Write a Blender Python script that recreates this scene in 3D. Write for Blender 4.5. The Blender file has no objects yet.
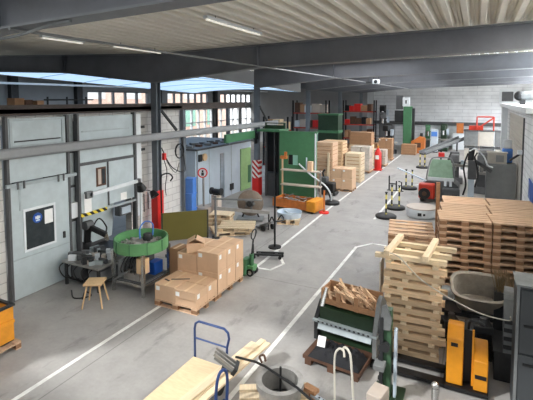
import bpy, math, random
from mathutils import Vector, Matrix, Euler
R = random.Random(11)
S = bpy.context.scene
COL = S.collection
PI = math.pi

# ------------------------------------------------------------------ mesh helper
def crv(pts, n=6):
    """smooth path through points"""
    P = [Vector(p) for p in pts]
    P = [2*P[0]-P[1]] + P + [2*P[-1]-P[-2]]
    out = []
    for i in range(1, len(P)-2):
        for k in range(n):
            t = k/n
            a, b, c, d = P[i-1:i+3]
            out.append(.5*((2*b)+(c-a)*t+(2*a-5*b+4*c-d)*t*t+(3*b-a-3*c+d)*t**3))
    out.append(P[-2])
    return out

class MB:
    def __init__(s):
        s.v = []; s.f = []
    def add(s, vs, fs, M=None):
        o = len(s.v)
        for p in vs:
            p = Vector(p)
            s.v.append(M @ p if M else p)
        for f in fs: s.f.append([i+o for i in f])
        return s
    BF = [(0,3,2,1),(4,5,6,7),(0,1,5,4),(1,2,6,5),(2,3,7,6),(3,0,4,7)]
    def bx(s, x0, x1, y0, y1, z0, z1, M=None):
        return s.add([(x0,y0,z0),(x1,y0,z0),(x1,y1,z0),(x0,y1,z0),(x0,y0,z1),(x1,y0,z1),(x1,y1,z1),(x0,y1,z1)], s.BF, M)
    def ob(s, c, d, rz=0, rx=0, ry=0):
        M = Matrix.Translation(c) @ Euler((rx, ry, rz)).to_matrix().to_4x4()
        return s.bx(-d[0]/2, d[0]/2, -d[1]/2, d[1]/2, -d[2]/2, d[2]/2, M)
    def beam(s, p, q, w, h):
        p = Vector(p); q = Vector(q); d = q-p
        u = d.normalized(); side = u.cross(Vector((0,0,1)))
        if side.length < 1e-4: side = Vector((1,0,0))
        side.normalize(); up = side.cross(u)
        M = Matrix((side, u, up)).transposed().to_4x4(); M.translation = p
        return s.bx(-w/2, w/2, 0, d.length, -h/2, h/2, M)
    def tube(s, pts, r, n=8, r2=None):
        P = [Vector(p) for p in pts]; m = len(P); o = len(s.v); ref = None
        for i, p in enumerate(P):
            t = (P[min(i+1, m-1)]-P[max(i-1, 0)]).normalized()
            if ref is None:
                ref = t.orthogonal().normalized()
            ref = (ref - t*ref.dot(t))
            ref = ref.normalized() if ref.length > 1e-5 else t.orthogonal().normalized()
            b = t.cross(ref)
            rr = r if r2 is None else r+(r2-r)*i/(m-1)
            for k in range(n):
                a = 2*PI*k/n
                s.v.append(p+(ref*math.cos(a)+b*math.sin(a))*rr)
        for i in range(m-1):
            for k in range(n):
                a = o+i*n+k; b = o+i*n+(k+1) % n
                s.f.append([a, b, b+n, a+n])
        s.f.append([o+k for k in range(n)][::-1]); s.f.append([o+(m-1)*n+k for k in range(n)])
        return s
    def cyl(s, p, q, r, r2=None, n=16):
        return s.tube([p, q], r, n, r2)
    def lathe(s, prof, c=(0,0,0), n=32, M=None):
        o = len(s.v); T = Matrix.Translation(c)
        if M is not None: T = T @ M
        for (r, z) in prof:
            for k in range(n):
                a = 2*PI*k/n
                s.v.append(T @ Vector((max(r, 1e-4)*math.cos(a), max(r, 1e-4)*math.sin(a), z)))
        for i in range(len(prof)-1):
            for k in range(n):
                a = o+i*n+k; b = o+i*n+(k+1) % n
                s.f.append([a, b, b+n, a+n])
        return s
    def disc(s, r, z0, z1, c=(0,0,0), n=32, M=None):
        return s.lathe([(0,z0),(r,z0),(r,z1),(0,z1)], c, n, M)
    def ball(s, c, r, sc=(1,1,1), n=12):
        o = len(s.v); m = n//2
        return s.lathe([(r*math.sin(PI*i/m)*1, -r*math.cos(PI*i/m)*sc[2]) for i in range(m+1)], c, n, Matrix.Diagonal((sc[0], sc[1], 1, 1)))
    def prism(s, poly, a, b, ax='y', M=None):
        """extrude a 2D outline; ax = extrusion axis"""
        n = len(poly)
        def P(u, w, t):
            return {'y': (u, t, w), 'x': (t, u, w), 'z': (u, w, t)}[ax]
        vs = [P(u, w, a) for u, w in poly]+[P(u, w, b) for u, w in poly]
        fs = [list(range(n))[::-1], list(range(n, 2*n))]+[[i, (i+1) % n, n+(i+1) % n, n+i] for i in range(n)]
        return s.add(vs, fs, M)
    def build(s, name, mat, parent=None, bevel=0, loc=None, rz=0):
        me = bpy.data.meshes.new(name)
        me.from_pydata([tuple(v) for v in s.v], [], s.f)
        me.validate(); me.update()
        import bmesh
        bm = bmesh.new(); bm.from_mesh(me)
        bmesh.ops.recalc_face_normals(bm, faces=bm.faces)
        bm.to_mesh(me); bm.free()
        me.materials.append(mat)
        me.shade_smooth(); me.set_sharp_from_angle(angle=math.radians(38))
        o = bpy.data.objects.new(name, me); COL.objects.link(o)
        if parent is not None: o.parent = parent
        if loc is not None: o.location = loc
        if rz: o.rotation_euler.z = rz
        if bevel:
            b = o.modifiers.new('bevel', 'BEVEL'); b.width = bevel; b.segments = 2; b.limit_method = 'ANGLE'
        return o

def thing(name, label, cat, loc=(0,0,0), rz=0, group=None):
    o = bpy.data.objects.new(name, None); COL.objects.link(o)
    o.empty_display_size = .2
    o.location = loc; o.rotation_euler = (0, 0, rz)
    return tag(o, label, cat, group)
def tag(o, label, cat, group=None):
    o['label'] = label; o['category'] = cat
    if group: o['group'] = group
    return o
def single(name, mb, mat, label, cat, loc=(0,0,0), rz=0, group=None, bevel=0):
    return tag(mb.build(name, mat, None, bevel, loc, rz), label, cat, group)
def struct(name, mb, mat, parent=None):
    o = mb.build(name, mat, parent)
    if parent is None: o['kind'] = 'structure'
    return o
def dup(src, loc, rz, label, group=None):
    c = src.copy(); COL.objects.link(c)
    c.location = loc; c.rotation_euler = (0, 0, rz); c['label'] = label
    if group: c['group'] = group
    for ch in src.children:
        k = ch.copy(); COL.objects.link(k); k.parent = c
        for g in ch.children:
            q = g.copy(); COL.objects.link(q); q.parent = k
    return c

# ------------------------------------------------------------------ materials
def _new(name):
    m = bpy.data.materials.new(name); m.use_nodes = True
    return m, m.node_tree.nodes, m.node_tree.links, m.node_tree.nodes['Principled BSDF']
def lin(c):
    return tuple((x/12.92 if x <= .04045 else ((x+.055)/1.055)**2.4) for x in c)
def mat(name, rgb, rough=.6, metal=0, var=.18, scale=5, stretch=(1,1,1), rnd=0, bump=0, dirt=0, dirtc=(.2,.18,.16)):
    """rgb in display values 0..1"""
    m, N, L, b = _new(name)
    c = lin(rgb)
    b.inputs['Roughness'].default_value = rough; b.inputs['Metallic'].default_value = metal
    tc = N.new('ShaderNodeTexCoord'); mp = N.new('ShaderNodeMapping'); mp.inputs['Scale'].default_value = stretch
    nz = N.new('ShaderNodeTexNoise'); nz.inputs['Scale'].default_value = scale; nz.inputs['Detail'].default_value = 6; nz.inputs['Roughness'].default_value = .65
    L.new(tc.outputs['Object'], mp.inputs['Vector'])
    if rnd:
        oi = N.new('ShaderNodeObjectInfo'); va = N.new('ShaderNodeVectorMath'); va.operation = 'ADD'
        sc = N.new('ShaderNodeMath'); sc.operation = 'MULTIPLY'; sc.inputs[1].default_value = 37.
        L.new(oi.outputs['Random'], sc.inputs[0]); L.new(mp.outputs[0], va.inputs[0]); L.new(sc.outputs[0], va.inputs[1])
        L.new(va.outputs[0], nz.inputs['Vector'])
    else:
        L.new(mp.outputs[0], nz.inputs['Vector'])
    mr = N.new('ShaderNodeMapRange'); mr.inputs[1].default_value = .3; mr.inputs[2].default_value = .7
    mr.inputs[3].default_value = 1-var; mr.inputs[4].default_value = 1+var
    L.new(nz.outputs['Fac'], mr.inputs[0])
    val = mr.outputs[0]
    if rnd:
        mr2 = N.new('ShaderNodeMapRange'); mr2.inputs[3].default_value = 1-rnd; mr2.inputs[4].default_value = 1+rnd
        L.new(oi.outputs['Random'], mr2.inputs[0])
        mu = N.new('ShaderNodeMath'); mu.operation = 'MULTIPLY'; L.new(val, mu.inputs[0]); L.new(mr2.outputs[0], mu.inputs[1]); val = mu.outputs[0]
    vm = N.new('ShaderNodeVectorMath'); vm.operation = 'SCALE'; vm.inputs[0].default_value = c
    L.new(val, vm.inputs['Scale'])
    out = vm.outputs[0]
    if dirt:
        n2 = N.new('ShaderNodeTexNoise'); n2.inputs['Scale'].default_value = scale*.37; n2.inputs['Detail'].default_value = 8
        L.new(mp.outputs[0], n2.inputs['Vector'])
        r2 = N.new('ShaderNodeMapRange'); r2.inputs[1].default_value = .5; r2.inputs[2].default_value = .75; r2.inputs[4].default_value = dirt
        L.new(n2.outputs['Fac'], r2.inputs[0])
        mx = N.new('ShaderNodeMix'); mx.data_type = 'RGBA'
        L.new(r2.outputs[0], mx.inputs['Factor']); L.new(out, mx.inputs[6]); mx.inputs[7].default_value = (*lin(dirtc), 1)
        out = mx.outputs[2]
    L.new(out, b.inputs['Base Color'])
    if bump:
        bp = N.new('ShaderNodeBump'); bp.inputs['Strength'].default_value = bump; bp.inputs['Distance'].default_value = .02
        L.new(nz.outputs['Fac'], bp.inputs['Height']); L.new(bp.outputs[0], b.inputs['Normal'])
    return m
def emit(name, rgb, st):
    m, N, L, b = _new(name)
    b.inputs['Base Color'].default_value = (*lin(rgb), 1)
    b.inputs['Emission Color'].default_value = (*lin(rgb), 1); b.inputs['Emission Strength'].default_value = st
    return m
def brick(name, c1, c2, mort, w, h, axis, rough=.7, msize=.02):
    """block work; axis = the horizontal axis the courses run along"""
    m, N, L, b = _new(name)
    b.inputs['Roughness'].default_value = rough
    tc = N.new('ShaderNodeTexCoord'); sp = N.new('ShaderNodeSeparateXYZ'); cb = N.new('ShaderNodeCombineXYZ')
    L.new(tc.outputs['Object'], sp.inputs[0]); L.new(sp.outputs[axis], cb.inputs[0]); L.new(sp.outputs[2], cb.inputs[1])
    t = N.new('ShaderNodeTexBrick'); L.new(cb.outputs[0], t.inputs['Vector'])
    t.inputs['Color1'].default_value = (*lin(c1), 1); t.inputs['Color2'].default_value = (*lin(c2), 1); t.inputs['Mortar'].default_value = (*lin(mort), 1)
    t.inputs['Scale'].default_value = 1; t.inputs['Brick Width'].default_value = w; t.inputs['Row Height'].default_value = h; t.inputs['Mortar Size'].default_value = msize
    nz = N.new('ShaderNodeTexNoise'); nz.inputs['Scale'].default_value = 1.3; nz.inputs['Detail'].default_value = 7
    L.new(tc.outputs['Object'], nz.inputs['Vector'])
    mr = N.new('ShaderNodeMapRange'); mr.inputs[1].default_value = .3; mr.inputs[2].default_value = .7; mr.inputs[3].default_value = .85; mr.inputs[4].default_value = 1.08
    L.new(nz.outputs['Fac'], mr.inputs[0])
    vm = N.new('ShaderNodeVectorMath'); vm.operation = 'SCALE'; L.new(t.outputs['Color'], vm.inputs[0]); L.new(mr.outputs[0], vm.inputs['Scale'])
    L.new(vm.outputs[0], b.inputs['Base Color'])
    bp = N.new('ShaderNodeBump'); bp.inputs['Strength'].default_value = .4; bp.inputs['Distance'].default_value = .02; bp.invert = True
    L.new(t.outputs['Fac'], bp.inputs['Height']); L.new(bp.outputs[0], b.inputs['Normal'])
    return m
def stripes(name, c1, c2, per, direction=(1,0,1), rough=.5):
    m, N, L, b = _new(name)
    b.inputs['Roughness'].default_value = rough
    tc = N.new('ShaderNodeTexCoord'); d = N.new('ShaderNodeVectorMath'); d.operation = 'DOT_PRODUCT'; d.inputs[1].default_value = direction
    L.new(tc.outputs['Object'], d.inputs[0])
    q = N.new('ShaderNodeMath'); q.operation = 'DIVIDE'; q.inputs[1].default_value = per; L.new(d.outputs['Value'], q.inputs[0])
    fr = N.new('ShaderNodeMath'); fr.operation = 'FRACT'; L.new(q.outputs[0], fr.inputs[0])
    g = N.new('ShaderNodeMath'); g.operation = 'GREATER_THAN'; g.inputs[1].default_value = .5; L.new(fr.outputs[0], g.inputs[0])
    mx = N.new('ShaderNodeMix'); mx.data_type = 'RGBA'; L.new(g.outputs[0], mx.inputs['Factor'])
    mx.inputs[6].default_value = (*lin(c1), 1); mx.inputs[7].default_value = (*lin(c2), 1)
    L.new(mx.outputs[2], b.inputs['Base Color'])
    return m
def floor_mat():
    m, N, L, b = _new('worn_concrete')
    tc = N.new('ShaderNodeTexCoord')
    def noise(sc, lo, hi, a, bb, det=8, stretch=None):
        n = N.new('ShaderNodeTexNoise'); n.inputs['Scale'].default_value = sc; n.inputs['Detail'].default_value = det; n.inputs['Roughness'].default_value = .62
        src = tc.outputs['Object']
        if stretch:
            mp = N.new('ShaderNodeMapping'); mp.inputs['Scale'].default_value = stretch; L.new(src, mp.inputs['Vector']); src = mp.outputs[0]
        L.new(src, n.inputs['Vector'])
        r = N.new('ShaderNodeMapRange'); r.inputs[1].default_value = lo; r.inputs[2].default_value = hi; r.inputs[3].default_value = a; r.inputs[4].default_value = bb
        L.new(n.outputs['Fac'], r.inputs[0]); return r.outputs[0]
    def mul(a, c):
        x = N.new('ShaderNodeMath'); x.operation = 'MULTIPLY'; L.new(a, x.inputs[0]); L.new(c, x.inputs[1]); return x.outputs[0]
    v = mul(noise(.35, .3, .7, .86, 1.1), noise(2.2, .3, .7, .9, 1.08))
    v = mul(v, noise(14, .3, .7, .94, 1.05))
    v = mul(v, noise(1.1, .34, .42, .72, 1.0, 10, (1.6, .6, 1)))      # dark worn stains along the traffic
    t = N.new('ShaderNodeTexBrick'); t.offset = 0; mp = N.new('ShaderNodeMapping'); mp.inputs['Location'].default_value = (.4, -9.66, 0)
    L.new(tc.outputs['Object'], mp.inputs['Vector']); L.new(mp.outputs[0], t.inputs['Vector'])
    t.inputs['Scale'].default_value = 1; t.inputs['Brick Width'].default_value = 5.5; t.inputs['Row Height'].default_value = 6; t.inputs['Mortar Size'].default_value = .012
    t.inputs['Color1'].default_value = t.inputs['Color2'].default_value = (1,1,1,1); t.inputs['Mortar'].default_value = (.62,.62,.62,1)
    vm = N.new('ShaderNodeVectorMath'); vm.operation = 'SCALE'; vm.inputs[0].default_value = lin((.62,.61,.595)); L.new(v, vm.inputs['Scale'])
    mm = N.new('ShaderNodeVectorMath'); mm.operation = 'MULTIPLY'; L.new(vm.outputs[0], mm.inputs[0]); L.new(t.outputs['Color'], mm.inputs[1])
    L.new(mm.outputs[0], b.inputs['Base Color'])
    rr = noise(.8, .3, .7, .42, .68); L.new(rr, b.inputs['Roughness'])
    return m
def pane_mat():
    m, N, L, b = _new('window_glass')
    tr = N.new('ShaderNodeBsdfTransparent'); gl = N.new('ShaderNodeBsdfGlossy'); gl.inputs['Roughness'].default_value = .05
    mx = N.new('ShaderNodeMixShader'); mx.inputs[0].default_value = .1
    L.new(tr.outputs[0], mx.inputs[1]); L.new(gl.outputs[0], mx.inputs[2]); L.new(mx.outputs[0], N['Material Output'].inputs[0])
    return m

M = dict(
 floor=floor_mat(), pane=pane_mat(),
 line=mat('line_paint', (.9,.9,.88), .6, var=.1, scale=9, dirt=.55, dirtc=(.6,.6,.58)),
 brickL=brick('white_blockwork', (.84,.835,.815), (.81,.805,.79), (.70,.69,.675), .5, .235, 1, msize=.012),
 brickB=brick('white_blockwork_back', (.90,.91,.92), (.88,.89,.9), (.76,.77,.79), 2.4, .33, 0, msize=.02),
 brickR=brick('white_blockwork_right', (.87,.875,.88), (.84,.85,.85), (.70,.71,.72), .5, .235, 1, msize=.014),
 beam=mat('dark_grey_steel_paint', (.41,.42,.445), .34, .0, .16, 1.2),
 beam2=mat('flange_steel', (.45,.46,.47), .45, 0, .1, 2),
 col=mat('column_grey', (.40,.43,.46), .5, 0, .15, 3),
 deck=mat('cream_roof_deck', (.92,.90,.85), .55, 0, .06, 1.0),
 cladding=mat('grey_cladding', (.56,.57,.575), .6, 0, .08, 1),
 cap=mat('rusty_cap_beam', (.30,.26,.24), .6, 0, .25, 4),
 galv=mat('galvanised_sheet', (.73,.775,.785), .45, .15, .1, 2.2, dirt=.35, dirtc=(.5,.55,.57)),
 galv2=mat('galvanised_frame', (.66,.70,.71), .4, .2, .12, 4),
 white=mat('white_paint', (.85,.87,.88), .45, 0, .06, 5),
 whitemet=mat('white_metal', (.74,.79,.83), .42, .1, .07, 2),
 paper=mat('paper', (.93,.93,.92), .7, 0, .03, 9),
 dark=mat('dark_steel', (.18,.185,.19), .5, .2, .3, 7),
 black=mat('black_plastic', (.06,.06,.065), .5, 0, .2, 8),
 darkblue=mat('dark_blue_tarp', (.035,.042,.07), .75, 0, .4, 9, bump=.5),
 chrome=mat('bright_steel', (.78,.78,.77), .25, .9, .1, 6),
 steel=mat('raw_steel', (.6,.59,.57), .4, .5, .2, 6),
 railgrey=mat('rail_grey', (.56,.57,.575), .4, 0, .08, 3),
 greymet=mat('grey_metal', (.47,.48,.48), .5, .2, .2, 5),
 cabgrey=mat('cabinet_slate', (.25,.262,.27), .5, .1, .1, 2),
 slate=mat('machine_slate', (.54,.55,.55), .5, .1, .1, 3),
 midgrey=mat('machine_mid_grey', (.45,.455,.46), .5, .1, .2, 4),
 darkgrey=mat('machine_charcoal', (.33,.335,.34), .5, .1, .15, 4),
 green=mat('machine_green', (.27,.46,.32), .45, 0, .1, 4),
 brightgreen=mat('feeder_green', (.37,.58,.38), .4, 0, .1, 4),
 mastgreen=mat('mast_green', (.24,.36,.26), .45, 0, .15, 6),
 dgreen=mat('press_green', (.13,.22,.14), .45, 0, .25, 6),
 ltgreen=mat('pale_green', (.60,.74,.50), .5, 0, .1, 4),
 teal=mat('pale_teal', (.55,.75,.68), .5, 0, .1, 4),
 olive=mat('olive_panel', (.40,.37,.15), .5, 0, .06, 2),
 red=mat('guard_red', (.84,.16,.14), .45, 0, .08, 4),
 forkred=mat('vehicle_red', (.72,.20,.12), .4, 0, .1, 4),
 orange=mat('orange_paint', (.76,.44,.20), .5, 0, .2, 5, dirt=.4, dirtc=(.45,.25,.12)),
 yellow=mat('crate_yellow', (.86,.57,.13), .5, 0, .14, 5, dirt=.45, dirtc=(.62,.40,.14)),
 truck=mat('truck_yellow', (.84,.55,.10), .45, 0, .1, 5, dirt=.3, dirtc=(.5,.33,.1)),
 blue=mat('trolley_blue', (.16,.26,.46), .4, .1, .1, 5),
 crateblue=mat('crate_blue', (.30,.50,.80), .45, 0, .1, 5),
 signblue=mat('sign_blue', (.10,.30,.62), .4, 0, .03, 5),
 card=mat('cardboard', (.83,.69,.56), .75, 0, .07, 3, rnd=.07),
 cardd=mat('brown_cardboard', (.64,.49,.36), .75, 0, .1, 3, rnd=.12),
 tape=mat('parcel_tape', (.87,.74,.58), .4, 0, .05, 3),
 pal=mat('pallet_wood', (.80,.67,.55), .75, 0, .22, 3, (1,14,14), rnd=.12, dirt=.3, dirtc=(.38,.27,.19)),
 palend=mat('pallet_block_wood', (.58,.43,.31), .8, 0, .22, 7, rnd=.15),
 pine=mat('pale_pine', (.88,.80,.67), .7, 0, .14, 3, (14,1.5,14), rnd=.15),
 pinex=mat('pale_pine_crosswise', (.82,.71,.57), .7, 0, .18, 3, (1.5,14,14), rnd=.28),
 ply=mat('plywood', (.88,.77,.62), .65, 0, .1, 3, (2,9,9)),
 shav=mat('wood_offcuts', (.90,.76,.62), .8, 0, .2, 6, rnd=.1),
 cratew=mat('crate_wood', (.68,.51,.37), .75, 0, .2, 4, (3,9,9)),
 rust=mat('rusty_steel', (.34,.235,.175), .7, .1, .3, 6),
 tub=mat('worn_grey_tub', (.66,.63,.58), .7, 0, .25, 5),
 straw=mat('straw_bristle', (.55,.47,.35), .85, 0, .25, 20),
 hose=mat('white_hose', (.76,.74,.69), .5, 0, .05, 5),
 stoolw=mat('stool_wood', (.83,.70,.53), .6, 0, .15, 5),
 disc=mat('worn_disc', (.50,.45,.40), .5, .2, .2, 6),
 beige=mat('beige_plate', (.74,.69,.64), .5, 0, .08, 3),
 film=mat('shrink_film', (.78,.75,.70), .25, 0, .22, 7, bump=.3),
 glassgreen=mat('tinted_glass', (.60,.72,.62), .12, 0, .2, 3),
 darkglass=mat('dark_glass', (.22,.24,.25), .15, 0, .2, 6),
 slat=mat('taupe_slats', (.72,.70,.66), .5, 0, .1, 3),
 hazard=stripes('hazard_stripes', (.9,.8,.25), (.07,.07,.07), .22, (0,1,1)),
 redwhite=stripes('red_white_stripes', (.88,.87,.85), (.72,.12,.10), .26, (1,0,1)),
 yb=stripes('yellow_black_bands', (.90,.84,.45), (.15,.15,.14), .36, (0,0,1)),
 brickO=mat('outside_brick', (.88,.76,.70), .8, 0, .12, 2),
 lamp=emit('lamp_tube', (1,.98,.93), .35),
 sky=emit('added_roof_light', (.97,.98,1.), 3.6),  # added glowing panes between the frames, lighting the aisle
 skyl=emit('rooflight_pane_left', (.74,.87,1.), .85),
 fill_near=emit('added_roof_light_near', (1.,.98,.95), 34.),  # added pane out of view, brightens the near left side
 fill_right=emit('added_roof_light_right', (.97,.98,1.), 15.),  # added panes out of view, light the beams from the right
)
# ------------------------------------------------------------------ camera (level rising-front view from a gallery, 4.6 m up)
F_, VX, HY, PY, H = 430., 477., 99., 129., 4.6
phi = math.atan((PY-HY)/F_); yaw = math.atan((VX-266.5)/(F_/math.cos(phi)))
fw = Vector((-math.sin(yaw)*math.cos(phi), math.cos(yaw)*math.cos(phi), -math.sin(phi)))
rt = Vector((math.cos(yaw), math.sin(yaw), 0)); up = rt.cross(fw)
cd = bpy.data.cameras.new('camera'); cam = bpy.data.objects.new('camera', cd); COL.objects.link(cam)
mw = Matrix((rt, up, -fw)).transposed().to_4x4(); mw.translation = (0, 0, H)
cam.matrix_world = mw
cd.sensor_width = 36; cd.lens = F_*36/533; cd.shift_y = -71/533; cd.clip_end = 200
S.camera = cam

# ------------------------------------------------------------------ the hall
struct('floor', MB().bx(-26, 9, -2, 46, -.2, 0), M['floor'])
def strip(name, pts, w):
    mb = MB(); n = len(pts)
    for a, b in zip(pts, pts[1:]):
        a = Vector((*a, .002)); b = Vector((*b, .002)); d = (b-a).normalized()
        mb.beam(a-d*w*.45, b+d*w*.45, w, .004)
    return struct(name, mb, M['line'])
strip('floor_line', [(-6.25,2.5),(-6.2,7.25)], .08)
strip('floor_line', [(-5.3,10.1),(-5.46,17.3),(-5.52,43)], .09)
strip('floor_line', [(-5.32,10.18),(-4.87,10.2),(-4.72,10.75),(-5.3,11.6)], .08)
strip('floor_line', [(-3.3,4.2),(-3.24,13.0),(-2.85,13.55),(-2.2,13.5)], .085)
strip('floor_line', [(-3.4,16.4),(-3.43,23.4),(-2.6,24.2)], .09)

def zf(x): return 6.13+.022*(x+5.6) if x > -9.35 else 6.05+.036*(-9.35-x)
FY = [3.6, 10.97, 18.12, 24.98, 31.9, 38.53]
CX_ = -9.35
dk = MB()
def deck(x0, x1, y0, y1):
    per = .32; k = int((x1-x0)/per); per = (x1-x0)/k
    prof = []
    for i in range(k):
        a = x0+i*per
        prof += [(a+per*u, d) for u, d in ((0,0),(.3,0),(.4,.15),(.54,.15),(.57,.12),(.63,.12),(.66,.15),(.76,.15),(.79,.12),(.85,.12),(.88,.15),(.93,.15))]
    prof.append((x1, 0))
    o = len(dk.v)
    for (x, dz) in prof:
        dk.v += [Vector((x, y0, zf(x)+dz)), Vector((x, y1, zf(x)+dz))]
    for i in range(len(prof)-1):
        a = o+2*i; dk.f.append([a, a+2, a+3, a+1])
LB = [(11.9,17.2),(19.2,24.0),(26.2,31.0),(33.0,37.6)]     # bays that hold the added glowing roof panes
ys = [2.0]
for a, b in LB: ys += [a, b]
ys.append(44.4)
NB = (4.4, 10.4)  # bay of the added near pane, outside the view
for i in range(len(ys)-1):
    if i % 2 == 0:
        if i == 0:
            deck(-9.35, 2.6, 2, ys[1]); deck(6.6, 8.5, 2, ys[1]); deck(2.6, 6.6, 2, NB[0]); deck(2.6, 6.6, NB[1], ys[1])
        else: deck(-9.35, 8.5, ys[i], ys[i+1])
    else:
        deck(-9.35, -6.2, ys[i], ys[i+1]); deck(-2.2, 2.6, ys[i], ys[i+1]); deck(6.6, 8.5, ys[i], ys[i+1])
deck(-24, -9.35, 2, 11.9); deck(-10.8, -9.35, 11.9, 27.5); deck(-24, -19.7, 11.9, 27.5); deck(-24, -9.35, 27.5, 44.4)
struct('ceiling', dk, M['deck'])
wn = 0
for a, b in [NB]+LB:
    for x0, x1 in ((-6.2,-2.2),(2.6,6.6)):
        if a < 5 and x0 < 2: continue
        wn += 1
        sm = 'fill_near' if a < 5 else 'sky' if x0 == -6.2 else 'skyl' if x0 < -9 else 'fill_right'
        m_ = MB(); d = zf(x1)-zf(x0)
        m_.prism([(x0, zf(x0)+.12), (x1, zf(x1)+.12), (x1, zf(x1)+.16), (x0, zf(x0)+.16)], a, b, 'y')
        w_ = struct('window_%d' % wn, m_, M[sm])  # light panes added to the deck to brighten the hall
        fr = MB()
        for yy in (a+.02, b-.02): fr.prism([(x0, zf(x0)-.01), (x1, zf(x1)-.01), (x1, zf(x1)+.12), (x0, zf(x0)+.12)], yy-.02, yy+.02, 'y')
        struct('window_frame', fr, M['white'], w_)
for i, y in enumerate(FY):
    root = bpy.data.objects.new('roof_beam', None); COL.objects.link(root); root['kind'] = 'structure'
    zt = lambda x: zf(x)-.01
    web = MB(); fl = MB()
    def bot(x):
        if x > CX_: return 5.5+.03*(x+5.6) if x > -5.6 else 5.5-(-5.6-x)*.095
        return 5.57+.038*(-13.5-x) if x < -13.5 else 5.57-(x+13.5)*.105
    XL = -9.5 if i in (2, 3) else -24
    xs = [XL] + ([-13.5] if XL < -20 else []) + [CX_-.12, CX_+.12, -5.6, 8.5]
    poly = [(x, bot(x)) for x in xs]+[(x, zt(x)) for x in (8.5, CX_, XL)]
    web.prism(poly, y-.02, y+.02, 'y')
    for a, b in zip(xs, xs[1:]):
        fl.prism([(a, bot(a)-.03), (b, bot(b)-.03), (b, bot(b)), (a, bot(a))], y-.15, y+.15, 'y')
    for a, b in ((XL, CX_), (CX_, 8.5)):
        fl.prism([(a, zt(a)-.03), (b, zt(b)-.03), (b, zt(b)), (a, zt(a))], y-.15, y+.15, 'y')
    st = MB()
    for x in ((-13.5, -5.6) if XL < -20 else (-5.6,)): st.bx(x-.012, x+.012, y-.14, y+.14, bot(x), zt(x)-.03)
    struct('beam_web', web, M['beam'], root); struct('beam_flange', fl, M['beam2'], root); struct('stiffener', st, M['beam'], root)
    c = bpy.data.objects.new('steel_column', None); COL.objects.link(c); c.location = (CX_, y, 0); c['kind'] = 'structure'
    cm = MB().bx(-.11, .11, -.11, -.09, 0, 5.12).bx(-.11, .11, .09, .11, 0, 5.12).bx(-.012, .012, -.09, .09, 0, 5.12)
    struct('column_shaft', cm, M['col'], c)
    if i == 1: struct('column_guard', MB().prism([(-.13,-.15),(.12,-.15),(.15,-.11),(.15,.13),(.12,.15),(-.13,.15)], 0, 1.6, 'z'), M['red'], c)
    if i == 2:
        struct('column_guard', MB().bx(-.17, .17, -.19, .19, 0, .85), M['red'], c)
        struct('striped_guard', MB().bx(-.165, .165, -.185, .185, .85, 1.7), M['redwhite'], c)
    if i > 2: struct('column_guard', MB().bx(-.18, .18, -.2, .2, 0, 1.5), M['red'], c)

# low translucent roof over the left bay between the second and the fourth frame
wn += 1
sv = MB(); NV = 12
def zs(x, y): return 6.0-.045*(y-12)-.25*((x+15.3)/4.3)**2
for i in range(NV+1):
    x = -19.6+8.7*i/NV
    for y in (11.6, 19.5, 27.4): sv.v.append(Vector((x, y, zs(x, y))))
for i in range(NV):
    for j in range(2): sv.f.append([i*3+j, i*3+j+3, i*3+j+4, i*3+j+1])
w_ = struct('window_%d' % wn, sv, M['skyl'])
rbm = MB()
for y in (14.3, 17.0, 19.6, 22.2, 24.8):
    for i in range(NV):
        xa = -19.6+8.7*i/NV; xb = xa+8.7/NV
        rbm.beam((xa, y, zs(xa, y)-.02), (xb, y, zs(xb, y)-.02), .05, .03)
struct('window_frame', rbm, M['white'], w_)
struct('trim_6', MB().prism([(11.9,5.74),(27.45,5.07),(27.45,6.1),(11.9,6.1)], -10.88, -10.82, 'x').prism([(11.9,5.74),(27.45,5.07),(27.45,6.42),(11.9,6.42)], -19.72, -19.66, 'x').bx(-19.66, -10.88, 27.42, 27.5, 5.3, 6.4), M['cladding'])
# left: block wall, gallery over it, far wall with windows
wl = MB()
wl.bx(-9.67, -9.42, 2, 5.92, 0, 4.22).bx(-10, -9.75, 10.2, 12.7, 0, 4.22).bx(-10, -9.75, 5.95, 10.2, 4.0, 4.22)
struct('wall_left', wl, M['brickL'])
struct('gallery_floor', MB().bx(-14.5, -9.6, 2, 12.7, 4.26, 4.36), M['cap'])
struct('trim_1', MB().bx(-9.74, -9.5, 2, 17.4, 4.22, 4.26).bx(-9.66, -9.6, 2, 17.4, 4.26, 4.42).bx(-9.74, -9.5, 2, 17.4, 4.42, 4.46), M['cap'])
struct('trim_2', MB().bx(-9.72, -9.58, 12.72, 12.86, 0, 4.22).bx(-9.72, -9.58, 15.9, 16.04, 2.62, 4.22), M['col'])
wf = MB(); X0, X1 = -22.3, -22
up_w = [(19.4,25.0),(27.2,33.0),(35.0,43.4)]; lo_w = [(29.5,33.6),(34.2,38.6),(39.2,43.6)]
wf.bx(X0, X1, 2, 44.4, 0, .5).bx(X0, X1, 2, 29.5, .5, 4.2).bx(X0, X1, 29.5, 44.4, 3.7, 4.2).bx(X0, X1, 2, 44.4, 5.1, 6.6)
def piers(z0, z1, wins, ya, yb):
    y = ya
    for a, b in wins:
        wf.bx(X0, X1, y, a, z0, z1); y = b
    wf.bx(X0, X1, y, yb, z0, z1)
piers(4.2, 5.1, up_w, 2, 44.4); piers(.5, 3.7, lo_w, 29.5+1e-3, 44.4)
struct('wall_far_left', wf, M['cladding'])
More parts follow.
